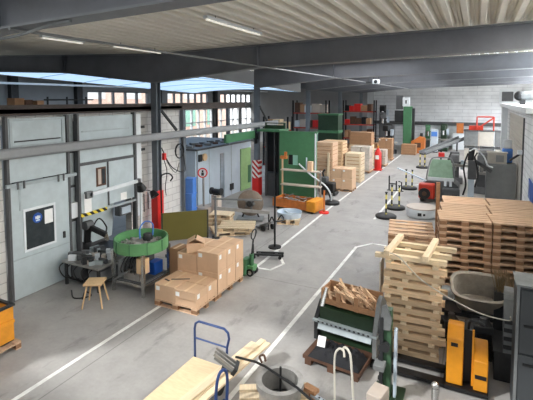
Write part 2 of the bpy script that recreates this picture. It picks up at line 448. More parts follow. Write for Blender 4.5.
for a, b, z0, z1 in [(a, b, 4.2, 5.1) for a, b in up_w]+[(a, b, .5, 3.7) for a, b in lo_w]:
    wn += 1
    w_ = struct('window_%d' % wn, MB().bx(X0+.14, X0+.16, a, b, z0, z1), M['pane'])
    fr = MB(); n = int((b-a)/.95)
    for k in range(n+1):
        y = a+(b-a)*k/n; fr.bx(X0+.08, X1-.02, y-.05, y+.05, z0, z1)
    fr.bx(X0+.08, X1-.02, a, b, z0, z0+.07).bx(X0+.08, X1-.02, a, b, z1-.07, z1)
    if z1-z0 > 2: fr.bx(X0+.08, X1-.02, a, b, 2.5, 2.58)
    struct('window_frame', fr, M['white'] if z1-z0 > 2 else M['col'], w_)
struct('trim_3', MB().bx(-22, -21.7, 14.3, 14.7, 0, 6.3).bx(-22, -21.7, 18.4, 18.8, 0, 6.3).bx(-22, -21.7, 25.8, 26.2, 0, 6.3).bx(-22, -21.7, 33.7, 34.1, 0, 6.3), M['dark'])
# rear
struct('wall_back', MB().bx(-9.4, 8.5, 44.2, 44.5, 0, 6.5), M['brickB'])
struct('trim_4', MB().bx(-9.4, 8.5, 44.02, 44.2, 2.1, 2.42), M['darkgrey'])
struct('wall_back_left', MB().bx(-22, -9.4, 41.2, 41.5, 0, 6.6).bx(-9.7, -9.4, 41.5, 44.5, 0, 6.6), M['cladding'])
# right: the blockwork room
struct('wall_right', MB().bx(1.6, 1.85, 13.5, 18.3, 0, 4.2).bx(1.6, 1.85, 26.6, 28.2, 0, 4.2).bx(1.6, 1.85, 18.3, 26.6, 3.9, 4.2).bx(1.85, 6, 28, 28.2, 0, 4.2), M['brickR'])
struct('trim_5', MB().bx(1.3, 1.6, 27.9, 28.3, 0, 4.2).bx(1.2, 6, 13.5, 28.4, 4.2, 4.36), M['white'])
struct('wall_front', MB().bx(-26, 9, -2.3, -2, 0, 7), M['cladding'])
struct('shade_wall_right', MB().bx(2.2, 2.45, -2, 13.4, 0, 5.2), M['brickR'])  # unseen wall, placed and raised to keep the lower right dark
d2 = struct('door_2', MB().bx(1.66, 1.7, 18.3, 26.6, 0, 3.9), M['slat'])
sl = MB()
for k in range(26): sl.bx(1.635, 1.66, 18.3, 26.6, .02+k*.15, .14+k*.15)
struct('door_slats', sl, M['slat'], d2)
struct('door_post', MB().bx(1.55, 1.66, 18.2, 18.34, 0, 3.9), M['darkgrey'], d2)

# outside the left windows
ob_ = thing('building', 'brick house with pale windows seen outside through the far left windows', 'building', (-34, 30, 0))
MB().bx(-3, 0, -24, 26, -.2, 9).build('wall', M['brickO'], ob_)
for k in range(9):
    MB().bx(0, .06, -21+k*5.2, -18.6+k*5.2, 1.0, 3.3).build('window', M['teal'] if k % 3 else M['white'], ob_)
    MB().bx(0, .06, -21+k*5.2, -18.6+k*5.2, 4.6, 6.6).build('window', M['white'], ob_)
struct('ground_outside', MB().bx(-40, -26, -2, 70, -.3, -.05), M['beige'])

# overhead things
rl = thing('overhead_rail', 'long grey box rail running along the left columns above head height', 'rail', (-9.15, 3, 3.28))
MB().bx(-.08, .08, -.6, 17, 0, .24).build('rail_beam', M['railgrey'], rl, .06)
for y in (10.97, 18.12):
    for s in ((1,) if y > 15 else (1,)):
        MB().beam((-.12, y-3+.1, 1.0), (-.12, y-3+.95, .25), .07, .07).build('bracket', M['dark'], rl)
tubes = [((-8.65,6.42),(-8.65,7.56),'above the galvanised door'), ((-8.45,8.3),(-8.45,10.2),'in front of the first column'), ((-4.45,6.6),(-4.45,8.8),'over the aisle')]
for (a, b, w) in tubes:
    zc = zf(a[0])
    t = thing('ceiling_lamp', 'slim white tube lamp under the roof deck '+w, 'lamp', (a[0], (a[1]+b[1])/2, zc), 0, 'tube lamps under the roof')
    h = (b[1]-a[1])/2
    MB().bx(-.05, .05, -h, h, -.1, -.05).build('housing', M['white'], t)
    MB().cyl((0, -h+.03, -.12), (0, h-.03, -.12), .018).build('tube', M['lamp'], t)
    for q in (-1, 1): MB().cyl((0, q*h*.7, -.06), (0, q*h*.7, .01), .008, n=6).build('hanger', M['dark'], t)
single('conduit', MB().tube([(-5.15, 3.4, 5.455), (-5.15, 18, 5.455), (-5.15, 40, 5.455)], .02), M['greymet'], 'thin pale conduit running under the roof beams along the hall', 'pipe')
single('cable_tray', MB().bx(-20.1, -19.9, 8, 41, 5.3, 5.4), M['white'], 'long white cable tray high under the roof of the left bay', 'cable tray')
single('hose', MB().tube(crv([(-6.3,3.5,5.40),(-5.9,3.5,5.36),(-5.2,3.5,5.38),(-4.6,3.5,5.46),(-4.2,3.5,5.49)]), .02), M['greymet'], 'grey cable sagging below the nearest roof beam', 'cable')
uh = thing('unit_heater', 'small white ceiling heater hanging under the roof over the aisle', 'heater', (-4.55, 21.8, 5.25))
MB().bx(-.16, .16, -.14, .14, .1, .32).build('housing', M['white'], uh, .02)
MB().cyl((0,-.155,.21),(0,-.14,.21), .09).build('fan_grille', M['dark'], uh)
for q in (-.12, .12): MB().cyl((q,0,.32),(q,0,zf(-4.55+q)-5.25), .012).build('hanger', M['dark'], uh)
MB().bx(-.5, 1.0, -.02, .02, .12, .15).build('pipe', M['greymet'], uh)
MB().bx(-.5, -.25, -.08, .08, .15, .22).build('valve_box', M['dark'], uh)
# ================================================================== LEFT SIDE
def legs(root, name, mat, pts, r, n=10):
    for p, q in pts: MB().cyl(p, q, r, n=n).build(name, mat, root)
# --- galvanised sliding door (left) ---
d1 = bpy.data.objects.new('door_1', None); COL.objects.link(d1); d1.location = (-9.3, 6.0, 0); d1['kind'] = 'structure'
MB().bx(-.07, -.02, .02, 1.5, 2.72, 4.16).build('upper_panel', M['galv'], d1)
MB().bx(-.06, 0, .0, 1.52, .02, 2.66).build('lower_panel', M['galv'], d1)
MB().bx(-.1, .02, -.06, .0, 0, 4.2).build('door_post', M['darkgrey'], d1)
MB().bx(-.1, .02, 1.52, 1.58, 0, 4.2).build('door_post', M['darkgrey'], d1)
fr = MB().bx(-.02, .0, .05, 1.45, 3.5, 3.55).bx(-.02, .0, .05, 1.45, 4.1, 4.16).bx(-.02, .0, .05, .11, 3.55, 4.1).bx(-.02, .0, 1.39, 1.45, 3.55, 4.1)
fr.build('upper_panel_frame', M['galv2'], d1)
MB().bx(-.02, -.002, .16, 1.35, 3.62, 3.65).build('dark_groove', M['dark'], d1)
MB().bx(.0, .05, -.1, 1.75, 2.62, 2.70).build('door_rail', M['galv2'], d1)
for y in (.15, .3, 1.2, 1.35): MB().bx(.05, .07, y-.02, y+.02, 2.56, 2.74).build('roller', M['darkgrey'], d1)
wfm = MB().bx(0, .02, .28, 1.12, 1.05, 1.1).bx(0, .02, .28, 1.12, 2.0, 2.06).bx(0, .02, .28, .33, 1.1, 2.0).bx(0, .02, 1.07, 1.12, 1.1, 2.0)
wfm.build('window_frame', M['white'], d1)
MB().bx(0, .01, .33, 1.07, 1.1, 2.0).build('window_pane', M['darkglass'], d1)
MB().bx(0, .012, .02, 1.5, .92, .95).build('sheet_seam', M['galv2'], d1)
MB().bx(0, .012, .2, .24, 2.05, 2.6).build('sheet_seam', M['galv2'], d1)
MB().bx(0, .04, 1.32, 1.37, 1.1, 1.26).build('door_handle', M['dark'], d1)
sg = thing('safety_sign', 'round blue sign with a white head wearing ear protection on the dark door window', 'sign', (-9.289, 6.63, 1.79))
RY = Matrix.Rotation(PI/2, 4, 'Y')
MB().disc(.12, 0, .012, M=RY).build('sign_disc', M['signblue'], sg)
pg = MB().disc(.045, 0, .004, c=(.012, 0, .01), M=RY, n=20); pg.bx(.012, .016, -.065, -.045, -.02, .045).bx(.012, .016, .045, .065, -.02, .045).bx(.012, .016, -.05, .05, -.075, -.045)
pg.build('pictogram', M['white'], sg)
single('paper_notice', MB().bx(0, .006, -.11, .11, -.17, .17), M['paper'], 'white paper sheet taped to the dark window of the galvanised door', 'notice', (-9.289, 6.93, 1.76))
# --- galvanised machine cabin ---
en = thing('machine_cabin', 'tall galvanised sheet cabin with sliding panels and an open front, beside the metal door', 'machine cabin', (-9.3, 7.6, 0))
MB().bx(-.09, -.02, .25, 2.3, 2.92, 4.14).build('upper_panel', M['galv'], en)
MB().bx(-.02, .0, .4, 2.1, 3.72, 3.76).build('panel_rib', M['galv2'], en)
MB().bx(-.2, -.16, -.02, .25, .0, 4.2).build('recess_panel', M['galv2'], en)
for z in (1.4, 2.3, 3.2): MB().bx(-.16, -.1, .0, .25, z, z+.05).build('recess_shelf', M['dark'], en)
MB().bx(-.1, .03, .22, .28, .0, 4.2).build('post', M['darkgrey'], en)
MB().bx(-.1, .03, 2.28, 2.36, .0, 4.2).build('post', M['darkgrey'], en)
MB().bx(-.1, .0, 2.40, 2.6, 1.0, 4.14).build('side_panel', M['white'], en)
for k, z in enumerate((3.7, 3.0)): MB().bx(.0, .02, 2.6, 2.75, z, z+.08).build('hinge', M['dark'], en)
MB().bx(-.1, .02, .28, 2.28, 2.84, 2.92).build('header_rail', M['darkgrey'], en)
a = MB().bx(-.05, .0, .3, 1.22, 1.58, 2.84).build('sliding_panel', M['galv'], en)
MB().bx(.0, .012, .82, 1.16, 2.2, 2.72).build('window_frame', M['rust'], a); MB().bx(.012, .018, .88, .98, 2.25, 2.67).build('window_pane', M['beige'], a); MB().bx(.012, .018, 1.02, 1.12, 2.25, 2.67).build('window_pane', M['darkglass'], a)
MB().bx(-.05, .0, 1.24, 2.26, 1.62, 2.84).build('sliding_panel', M['galv'], en)
MB().bx(.0, .03, 1.21, 1.25, 1.6, 2.84).build('panel_post', M['darkgrey'], en)
MB().bx(.0, .04, .26, 1.15, 1.48, 1.57).build('hazard_bar', M['hazard'], en)
MB().bx(.0, .04, 1.15, 2.3, 1.5, 1.56).build('lower_rail', M['galv2'], en)
MB().bx(-1.3, -.1, .2, 2.4, .0, .06).build('cabin_floor', M['dark'], en)
MB().bx(-1.34, -1.3, .2, 2.4, .0, 4.2).build('rear_panel', M['darkgrey'], en)
MB().ob((-.45, 1.25, 1.0), (.04, 1.1, 1.0), 0, 0, .12).build('inner_panel', M['galv'], en)
MB().bx(-.25, -.05, 1.7, 2.2, 1.15, 1.45).build('inner_box', M['darkgrey'], en)
MB().bx(-.04, .0, 1.75, 2.1, 1.2, 1.4).build('inner_box_face', M['whitemet'], en)
rb = thing('guide_bar', 'white sloping guide bar fixed across the sliding panels of the cabin', 'bar', (-9.22, 8.1, 2.05))
MB().beam((0, 0, 0), (0, 1.88, .06), .06, .1).build('bar', M['white'], rb)
MB().bx(-.07, .03, -.1, .1, -.09, .09).build('bracket', M['greymet'], rb)
MB().bx(-.07, .03, 1.8, 1.95, -.02, .12).build('bracket', M['greymet'], rb)
single('paper_notice', MB().bx(0, .006, -.12, .12, -.3, .3), M['paper'], 'tall white paper sheet at the left end of the cabin panels', 'notice', (-9.28, 8.1, 1.78))
single('paper_notice', MB().bx(0, .006, -.12, .12, -.11, .11), M['paper'], 'small white card on the right sliding panel of the cabin', 'notice', (-9.298, 9.42, 1.74))
single('control_box', MB().bx(0, .12, -.11, .11, -.2, .2), M['white'], 'small white switch box in the recess beside the metal door', 'box', (-9.458, 7.73, 1.7), bevel=.01)
# task lamp on its post
tl = thing('work_lamp', 'black two headed work lamp on a thin post in front of the cabin', 'lamp', (-8.95, 9.75, 0))
MB().cyl((0,0,.03), (0,0,2.0), .03).build('post', M['white'], tl)
MB().disc(.16, 0, .03).build('base', M['dark'], tl)
MB().lathe([(0,.08),(.09,.08),(.15,-.12),(.13,-.12),(.07,.05),(0,.05)], (0,.0,2.0), 16, Matrix.Rotation(.5,4,'X')).build('lamp_head', M['black'], tl)
MB().lathe([(0,.08),(.08,.08),(.14,-.12),(.12,-.12),(.06,.05),(0,.05)], (.12,.42,1.72), 16, Matrix.Rotation(-.7,4,'Y')).build('lamp_head', M['black'], tl)
MB().tube(crv([(0,0,1.8),(.05,.2,1.85),(.12,.42,1.76)]), .015, 6).build('arm', M['dark'], tl)
for y, z in ((.12, 1.2), (.3, 1.25)): MB().cyl((.02, y, z), (.02, y, 1.75), .014, n=6).build('hanging_rod', M['dark'], tl)
# --- feeder bowl machine ---
fb = thing('bowl_feeder', 'round green feeder bowl full of metal parts on a silver frame', 'feeder', (-7.28, 7.92, 0))
MB().lathe([(.55,1.0),(.64,.98),(.64,1.26),(.61,1.26),(.61,1.02),(0,1.0)], n=40).build('bowl', M['brightgreen'], fb)
for k in range(10):
    a = k*2*PI/10
    MB().ob((.645*math.cos(a), .645*math.sin(a), 1.12), (.02,.02,.27), a).build('bowl_rib', M['green'], fb)
MB().lathe([(0,1.16),(.2,1.14),(.42,1.06),(.5,1.03),(0,1.02)], n=28).build('inner_cone', M['steel'], fb)
pr = MB()
for k in range(60):
    a = R.random()*6.28; r = .15+.4*R.random()
    pr.ob((r*math.cos(a), r*math.sin(a), 1.17-.2*r+.03*R.random()), (.08+.06*R.random(), .04, .04), R.random()*6, R.random()-.5)
o = pr.build('metal_parts', M['steel'], fb); o['kind'] = 'stuff'
MB().lathe([(0,1.3),(.1,1.3),(.13,1.2),(.1,1.12),(0,1.12)], (.1,.12,0), 16).build('motor', M['dark'], fb)
MB().tube(crv([(.1,.3,1.2),(.12,.28,1.5),(.1,.05,1.62),(.08,-.12,1.5),(.1,-.15,1.25)]), .016).build('air_hose', M['crateblue'], fb)
for sx, sy in ((-1,-1),(1,-1),(-1,1),(1,1)):
    MB().bx(sx*.46-.035, sx*.46+.035, sy*.46-.035, sy*.46+.035, 0, 1.0).build('leg', M['chrome'], fb)
for z in (.22,):
    for s in (-1, 1):
        MB().bx(-.43, .43, s*.46-.03, s*.46+.03, z, z+.06).build('rail', M['chrome'], fb)
        MB().bx(s*.46-.03, s*.46+.03, -.43, .43, z, z+.06).build('rail', M['chrome'], fb)
MB().bx(-.42, .42, -.42, .42, .28, .32).build('shelf', M['darkgrey'], fb)
MB().bx(-.2, .1, -.1, .35, .32, .9).build('drive_unit', M['darkgrey'], fb)
MB().bx(.15, .36, .05, .35, .32, .62).build('blue_container', M['signblue'], fb)
MB().bx(-.4, -.22, -.38, .1, .32, .7).build('control_unit', M['greymet'], fb)
MB().bx(-.18, .3, -.42, -.25, .32, .5).build('valve_bank', M['steel'], fb)
MB().cyl((.0,-.1,.32),(.0,-.1,.98),.12).build('drive_shaft', M['darkgrey'], fb)
MB().bx(.2, .42, -.4, -.2, .5, .86).build('junction_box', M['tape'], fb)
for k in range(5): MB().tube(crv([(-.3+.12*k,-.3,.35),(-.25+.1*k,-.44,.55),(-.2+.08*k,-.3,.8),(-.1+.05*k,0,.95)]),.012,6).build('cable', M['black'], fb)
MB().beam((-.46,-.5,.25), (.1,-.5,.0+.6), .03, .03).build('brace', M['greymet'], fb)
cv = thing('linear_conveyor', 'low silver conveyor leading out from under the green feeder bowl', 'conveyor', (-6.95, 8.75, 0))
MB().beam((-.1,-.15,.55), (.15,.9,.45), .16, .08).build('belt', M['chrome'], cv)
for p in ((-.08,0),(.12,.7)): MB().cyl((*p,0), (*p,.48), .03).build('leg', M['greymet'], cv)
MB().bx(-.12,.12,.3,.5,.5,.62).build('motor', M['dark'], cv)
# --- assembly table with clutter ---
at = thing('assembly_table', 'dark steel table covered with machine parts in front of the cabin opening', 'table', (-8.5, 7.62, 0))
MB().bx(-.62, .62, -.5, .5, .56, .61).build('table_top', M['steel'], at)
for sx in (-1, 1):
    for sy in (-1, 1): MB().bx(sx*.55-.03, sx*.55+.03, sy*.43-.03, sy*.43+.03, 0, .56).build('leg', M['dark'], at)
MB().bx(-.5, .5, -.4, .4, .12, .16).build('lower_shelf', M['dark'], at)
for k in range(30):
    x, y = R.uniform(-.5,.5), R.uniform(-.4,.4); h = R.uniform(.05,.2)
    mb = MB().ob((x, y, .61+h/2), (R.uniform(.08,.3), R.uniform(.05,.12), h), R.uniform(0,3))
    mb.build('fixture_block', M[['dark','white','darkgrey','galv2','beige','midgrey'][k % 6]], at)
MB().beam((-.55,-.35,.7),(.5,.2,.66),.06,.05).build('slide_rail', M['chrome'], at)
ra = thing('robot_arm', 'black jointed robot arm reaching out of the cabin opening over the table', 'robot', (-9.35, 8.1, .0))
MB().lathe([(0,.06),(.2,.06),(.18,.3),(.12,.5),(.12,.75),(0,.75)], n=20).build('base', M['dark'], ra)
MB().beam((0,0,.75),(.1,-.05,1.25),.16,.16).build('lower_arm', M['black'], ra, .02)
MB().beam((.08,-.05,1.22),(.6,.1,1.0),.13,.13).build('upper_arm', M['black'], ra, .02)
MB().cyl((.1,-.16,1.24),(.1,.06,1.24),.12).build('elbow', M['darkgrey'], ra)
MB().beam((.58,.1,1.02),(.62,.12,.84),.08,.08).build('gripper', M['chrome'], ra)
MB().tube(crv([(0,0,.8),(.2,.2,1.35),(.5,.2,1.2),(.58,.12,1.05)]),.02).build('cable', M['black'], ra)
single('floor_cable', MB().tube(crv([(-8.6,6.95,.02),(-8.2,6.7,.02),(-7.95,6.95,.02),(-8.25,7.05,.02),(-8.0,6.75,.02)]), .014), M['black'], 'black cable coiled on the floor behind the wooden stool', 'cable')
for k in range(5): MB().tube(crv([(-.6+.25*k,-.3,.6),(-.65+.25*k,-.55,.45),(-.5+.25*k,-.5,.2),(-.4+.2*k,-.2,.17)]),.016,6).build('cable', M['black'], at)
MB().bx(-.45,-.1,-.35,.1,.16,.5).build('lower_unit', M['darkgrey'], at); MB().bx(.05,.45,-.3,.3,.16,.42).build('lower_unit', M['midgrey'], at)
# stool
st = thing('wooden_stool', 'small square wooden stool with splayed legs standing before the machine table', 'stool', (-7.55, 6.72, 0), .5)
MB().bx(-.2, .2, -.2, .2, .5, .55).build('seat', M['stoolw'], st, .015)
for sx in (-1, 1):
    for sy in (-1, 1): MB().cyl((sx*.13, sy*.13, .5), (sx*.22, sy*.22, 0), .022, .018, n=8).build('leg', M['stoolw'], st)
# orange bin on pallet (front left) -- pallet built below
ob = thing('steel_bin', 'orange yellow steel bin with a dark inside at the lower left edge', 'bin', (-8.17, 4.14, .144))
wx, wy, hh = .6, .70, .66
MB().bx(-wx, wx, -wy, wy, .03, .06).build('bottom', M['dark'], ob)
for s in (-1, 1):
    MB().bx(s*wx-.02, s*wx+.02, -wy, wy, .03, hh).build('side_wall', M['yellow'], ob)
    MB().bx(-wx+.02, wx-.02, s*wy-.02, s*wy+.02, .03, hh).build('end_wall', M['yellow'], ob)
    MB().bx(s*wx-.035, s*wx+.035, -wy-.03, wy+.03, hh, hh+.04).build('rim', M['dark'], ob)
    MB().bx(-wx, wx, s*wy-.03, s*wy+.03, hh, hh+.04).build('rim', M['dark'], ob)
    MB().bx(wx*s+(.02 if s > 0 else -.05), wx*s+(.05 if s > 0 else -.02), -wy, wy, .36, .42).build('side_rib', M['yellow'], ob)
MB().bx(-wx, wx, -wy, wy, 0, .03).build('base_frame', M['dark'], ob)
# things on the gallery roof
for x, y, s, m, lab in ((-10.05,6.72,.26,'cardd','brown box on the gallery above the metal door, left one'),(-10.1,7.02,.22,'rust','dark red brown box between the two boxes on the gallery'),(-10.05,7.3,.2,'cardd','small brown box on the gallery above the metal door, right one')):
    single('cardboard_box', MB().bx(-s*.5, s*.5, -s*.5, s*.5, 0, s), M[m], lab, 'box', (x, y, 4.36), .1)
hr = thing('gallery_rail', 'low dark pipe rail with knobs on the gallery edge above the cabin', 'rail', (-10.2, 8.0, 4.36))
MB().cyl((0,-.4,.22),(0,1.2,.22),.02).build('pipe', M['dark'], hr)
for y in (-.3,.3,.95): MB().cyl((0,y,0),(0,y,.3),.025).build('post', M['dark'], hr)
# column wall cables
single('hanging_cable', MB().tube(crv([(-9.3,11.15,3.0),(-9.25,11.5,2.4),(-9.3,12.0,2.1),(-9.45,12.6,2.0),(-9.55,12.7,2.4),(-9.5,12.5,3.2)]), .018), M['black'], 'black cable drooping from the first column along the block wall', 'cable')
cr = [(-9.48+.02*math.cos(t*.3), 12.35+.24*math.sin(t*.6), 2.75+.26*math.cos(t*.6)) for t in range(26)]
single('cable_coil', MB().tube(cr, .018, 6), M['black'], 'coil of black cable hung on the end of the block wall', 'cable')
an = thing('air_gun_hose', 'red air line fitting with thin hoses hanging on the first column', 'hose', (-9.2, 11.15, 2.6))
MB().bx(-.05,.05,-.04,.06,.0,.22).build('coupling', M['red'], an)
MB().tube(crv([(0,0,0),(.03,.1,-.4),(.02,.02,-.9),(.0,.08,-1.2)]), .014, 6).build('hose', M['black'], an)
MB().tube(crv([(0,.03,.1),(.03,.3,-.3),(.02,.6,-.5),(.0,.8,-.2)]), .012, 6).build('hose', M['dark'], an)
hk = thing('hook_post', 'thin black floor post with a bent hook top beside the green feeder', 'post', (-8.98, 10.72, 0))
MB().tube(crv([(0,0,.02),(0,0,1.2),(0,0,2.05),(.06,.05,2.2),(.22,.14,2.22),(.3,.2,2.1),(.24,.16,1.98)]), .025).build('post', M['black'], hk)
MB().disc(.13, 0, .03).build('base', M['dark'], hk)
# olive screen
osn = thing('screen_panel', 'flat olive green screen panel standing behind the stacked cartons', 'panel', (-8.27, 11.0, 0), math.atan2(.99, .98))
MB().bx(-.75,.75,-.02,.02,.12,1.02).build('panel', M['olive'], osn)
for s in (-1,1):
    MB().bx(s*.72-.02,s*.72+.02,-.025,.025,.04,1.02).build('post', M['dark'], osn)
    MB().bx(s*.72-.03,s*.72+.03,-.22,.22,0,.04).build('foot', M['dark'], osn)
# ================================================================== pallets and cartons
def pallet_proto(label, lx, ly, loc, rz=0, group=None, wood='pal', h=.144, cat='pallet'):
    """boards of the deck along x, 3x3 blocks, runners along x"""
    t = thing('wooden_pallet', label, cat, loc, rz, group)
    k = h/.144
    dkb = MB(); n = 5; w = .125
    for i in range(n):
        y = -ly/2+w/2+(ly-w)*i/(n-1)
        dkb.bx(-lx/2, lx/2, y-w/2, y+w/2, .122*k, h)
    for x in (-lx/2+.0725, 0, lx/2-.0725): dkb.bx(x-.0725, x+.0725, -ly/2, ly/2, .1*k, .122*k)
    dkb.build('deck', M[wood], t)
    for ys_ in (-ly/2+.05, 0, ly/2-.05):
        for x in (-lx/2+.0725, 0, lx/2-.0725):
            MB().bx(x-.0725, x+.0725, ys_-.05, ys_+.05, .022*k, .1*k).build('block', M['palend'] if wood == 'pal' else M['pinex'], t)
        MB().bx(-lx/2, lx/2, ys_-.05, ys_+.05, 0, .022*k).build('runner', M[wood], t)
    return t
def carton(loc, s, label, rz=0, group=None, labels='f', m='card', flaps=False):
    """s = size; loc = middle of the base"""
    x, y, z = s[0]/2-.004, s[1]/2-.004, s[2]
    t = thing('cardboard_box', label, 'box', loc, rz, group)
    if not flaps:
        MB().bx(-x, x, -y, y, 0, z-.003).build('body', M[m], t, .006)
        MB().bx(-.03, .03, -y-.002, y+.002, z-.003, z).build('tape', M['tape'], t)
    else:
        b = MB()
        b.bx(-x, x, -y, y, 0, .01).bx(-x, -x+.008, -y, y, .01, z).bx(x-.008, x, -y, y, .01, z).bx(-x+.008, x-.008, -y, -y+.008, .01, z).bx(-x+.008, x-.008, y-.008, y, .01, z)
        b.build('body', M[m], t)
        for s_ in (-1, 1):
            MB().beam((s_*x, 0, z), (s_*.02, 0, z+.1), s[1]*.98, .008).build('flap', M[m], t)
    if 'f' in labels: MB().bx(-x+.04, -x+.14, -y-.003, -y, z-.14, z-.05).build('paper_label', M['paper'], t)
    if 's' in labels: MB().bx(x, x+.003, -y+.06, -y+.15, z-.15, z-.05).build('paper_label', M['paper'], t)
    return t
pallet_proto('wooden pallet under the orange bin at the lower left edge', 1.3, 1.56, (-8.1, 4.12, 0))
pA = pallet_proto('brown wooden pallet under the low front cartons', 1.14, .82, (-5.78, 7.70, 0))
pB = dup(pA, (-5.78, 8.72, 0), 0, 'brown wooden pallet under the tall stack of cartons by the green pallet jack')
pB.scale = (1, 1.42, 1)
g = 'cartons on the two pallets'
hz = .355; zt = .144
carton((-6.07,7.50,zt), (.56,.41,hz), 'low front carton, left of the front row facing the camera', 0, g)
carton((-5.50,7.50,zt), (.57,.41,hz/2), 'lower of the two flat cartons at the front right corner of the low pile', 0, g, '')
carton((-5.49,7.47,zt+hz/2), (.57,.44,hz/2), 'upper of the two flat cartons at the front right corner of the low pile', 0, g, 'fs')
carton((-6.07,7.91,zt), (.56,.41,hz), 'low carton at the back left of the low pile, against the tall stack', 0, g)
carton((-5.50,7.91,zt), (.57,.41,hz), 'low carton at the back right of the low pile, against the tall stack', 0, g, 's')
for k, (x, y, rz, l) in enumerate(((-5.95,7.72,.5,'longer dark strap lying on top of the low cartons'),(-6.2,7.55,-.3,'short dark strap lying on top of the low cartons'))):
    L_ = .42 if k == 0 else .16
    single('strap', MB().bx(-L_/2, L_/2, -.02, .02, 0, .006), M['dark'], l, 'strap', (x, y, zt+hz+.001), rz)
rows = ('front', 'middle', 'rear')
for i in range(3):
    y = 8.32+.4*i
    for j in range(2):
        carton((-6.07,y,zt+j*.4), (.56,.4,.4), '%s carton in the left column of the tall stack, %s row' % (('bottom','top')[j], rows[i]), 0, g, 'f')
        carton((-5.49,y,zt+j*.46), (.58,.4,.46), '%s carton in the right column of the tall stack, %s row' % (('bottom','top')[j], rows[i]), 0, g, 'fs')
carton((-6.02,8.42,zt+.8), (.42,.36,.22), 'small opened carton with raised flaps on top of the tall stack', .55, None, '', 'card', True)
carton((-6.55,8.45,0), (.28,.4,.95), 'narrow brown carton standing on the floor left of the tall stack', 0, None, '', 'cardd')

# pallet jack
def pallet_jack(loc, rz, label):
    t = thing('pallet_jack', label, 'pallet jack', loc, rz)
    # forks towards -y, handle at +y
    for s in (-1, 1): MB().bx(s*.2-.075, s*.2+.075, -1.1, -.05, .04, .09).build('fork', M['green'], t)
    MB().prism([(-.27,.05),(.27,.05),(.27,.2),(.12,.42),(-.12,.42),(-.27,.2)], -.1, .05, 'y').build('mast_frame', M['green'], t)
    MB().cyl((0,.12,.15),(0,.12,.55),.06).build('pump', M['green'], t)
    MB().bx(-.12,.12,.04,.22,.12,.26).build('pump_body', M['brightgreen'], t)
    for s in (-1, 1):
        w_ = MB().cyl((s*.06,.14,.1),(s*.15,.14,.1),.1,n=20).build('wheel', M['black'], t)
        MB().cyl((s*.15,.14,.1),(s*.155,.14,.1),.055).build('hub', M['chrome'], w_)
    MB().tube([(0,.12,.5),(0,.17,.95)], .022).build('handle_bar', M['dark'], t)
    MB().tube(crv([(0,.17,.93),(-.11,.175,1.02),(-.12,.19,1.15),(0,.2,1.22),(.12,.19,1.15),(.11,.175,1.02),(0,.17,.93)]), .016).build('handle_loop', M['dark'], t)
    return t
pallet_jack((-5.3, 9.72, 0), -PI/2, 'green hand pallet jack parked behind the tall stack of cartons')
dl = thing('tool_dolly', 'low dark steel dolly lying inside the white floor marking behind the pallet jack', 'dolly', (-5.3, 10.95, 0), .35)
MB().bx(-.45,.4,-.1,-.04,.1,.15).build('rail', M['dark'], dl); MB().bx(-.35,.45,.08,.14,.1,.15).build('rail', M['dark'], dl)
MB().bx(-.3,-.22,-.04,.08,.1,.14).build('cross_bar', M['dark'], dl); MB().bx(.2,.28,-.04,.08,.1,.14).build('cross_bar', M['dark'], dl)
for p in ((-.4,-.07),(.35,-.07),(-.3,.11),(.4,.11)): MB().cyl((p[0],p[1]-.02,.05),(p[0],p[1]+.02,.05),.05).build('wheel', M['black'], dl)
MB().cyl((-.42,-.07,.15),(-.42,-.07,.42),.025).build('stub_post', M['dark'], dl)

# --- middle: pallets, disc, pan, tray machine
ra_ = thing('beam_stand', 'grey floor stand with a long cross bar beside the loose pallets', 'stand', (-7.66, 11.84, 0), .62)
MB().cyl((0,0,.03),(0,0,1.42),.035).build('post', M['greymet'], ra_); MB().bx(-.12,.12,-.12,.12,0,.03).build('base', M['dark'], ra_)
MB().beam((-.1,0,1.32),(1.55,0,1.2),.05,.05).build('cross_bar', M['greymet'], ra_)
MB().beam((-.05,.1,.98),(1.9,.55,.62),.05,.11).build('board', M['steel'], ra_)
MB().cyl((1.88,.55,0),(1.88,.55,.6),.025).build('post', M['dark'], ra_)
p1 = pallet_proto('worn wooden pallet lying flat on the floor under another beside the olive screen', 1.2, .9, (-7.55, 12.55, 0), .75, None, 'pine')
p2 = dup(p1, (-7.3, 12.66, .146), .4, 'wooden pallet lying crooked on top of another beside the olive screen')
p3 = pallet_proto('small pale crate pallet behind the crooked pallets', .8, .6, (-8.3, 13.2, 0), .3, None, 'pine')
p3b = dup(p3, (-8.3, 13.2, .146), .35, 'upper of the two small pale pallets behind the crooked pallets')
p3c = dup(p3, (-8.28, 13.22, .292), .25, 'topmost small pale pallet of the pile behind the crooked pallets')
dc = thing('cable_reel', 'big round grey brown disc wheel standing upright on a low stand', 'reel', (-7.62, 14.2, 0), .35)
RX = Matrix.Rotation(PI/2, 4, 'X')
MB().lathe([(0,-.03),(.46,-.03),(.5,0),(.46,.03),(0,.03)], (0,0,.66), 36, RX).build('wheel_disc', M['disc'], dc)
MB().lathe([(0,0),(.16,0),(.1,.2),(0,.2)], (0,-.03,.66), 20, RX).build('hub', M['dark'], dc)
for k in range(5):
    a = k*1.256; MB().ob((.16*math.cos(a),-.12,.66+.16*math.sin(a)), (.07,.12,.07), 0, a).build('clamp', M['greymet'], dc)
for s in (-1,1): MB().beam((s*.35,.1,0),(s*.1,.06,.66),.06,.06).build('stand_leg', M['dark'], dc)
MB().bx(-.5,.5,-.3,.3,.02,.1).build('stand_base', M['greymet'], dc)
ht = thing('hand_truck', 'grey hand truck with a black loop handle next to the upright disc', 'hand truck', (-6.2, 13.2, 0), -.5)
MB().beam((-.6,0,.12),(.1,0,.4),.3,.06).build('frame', M['greymet'], ht)
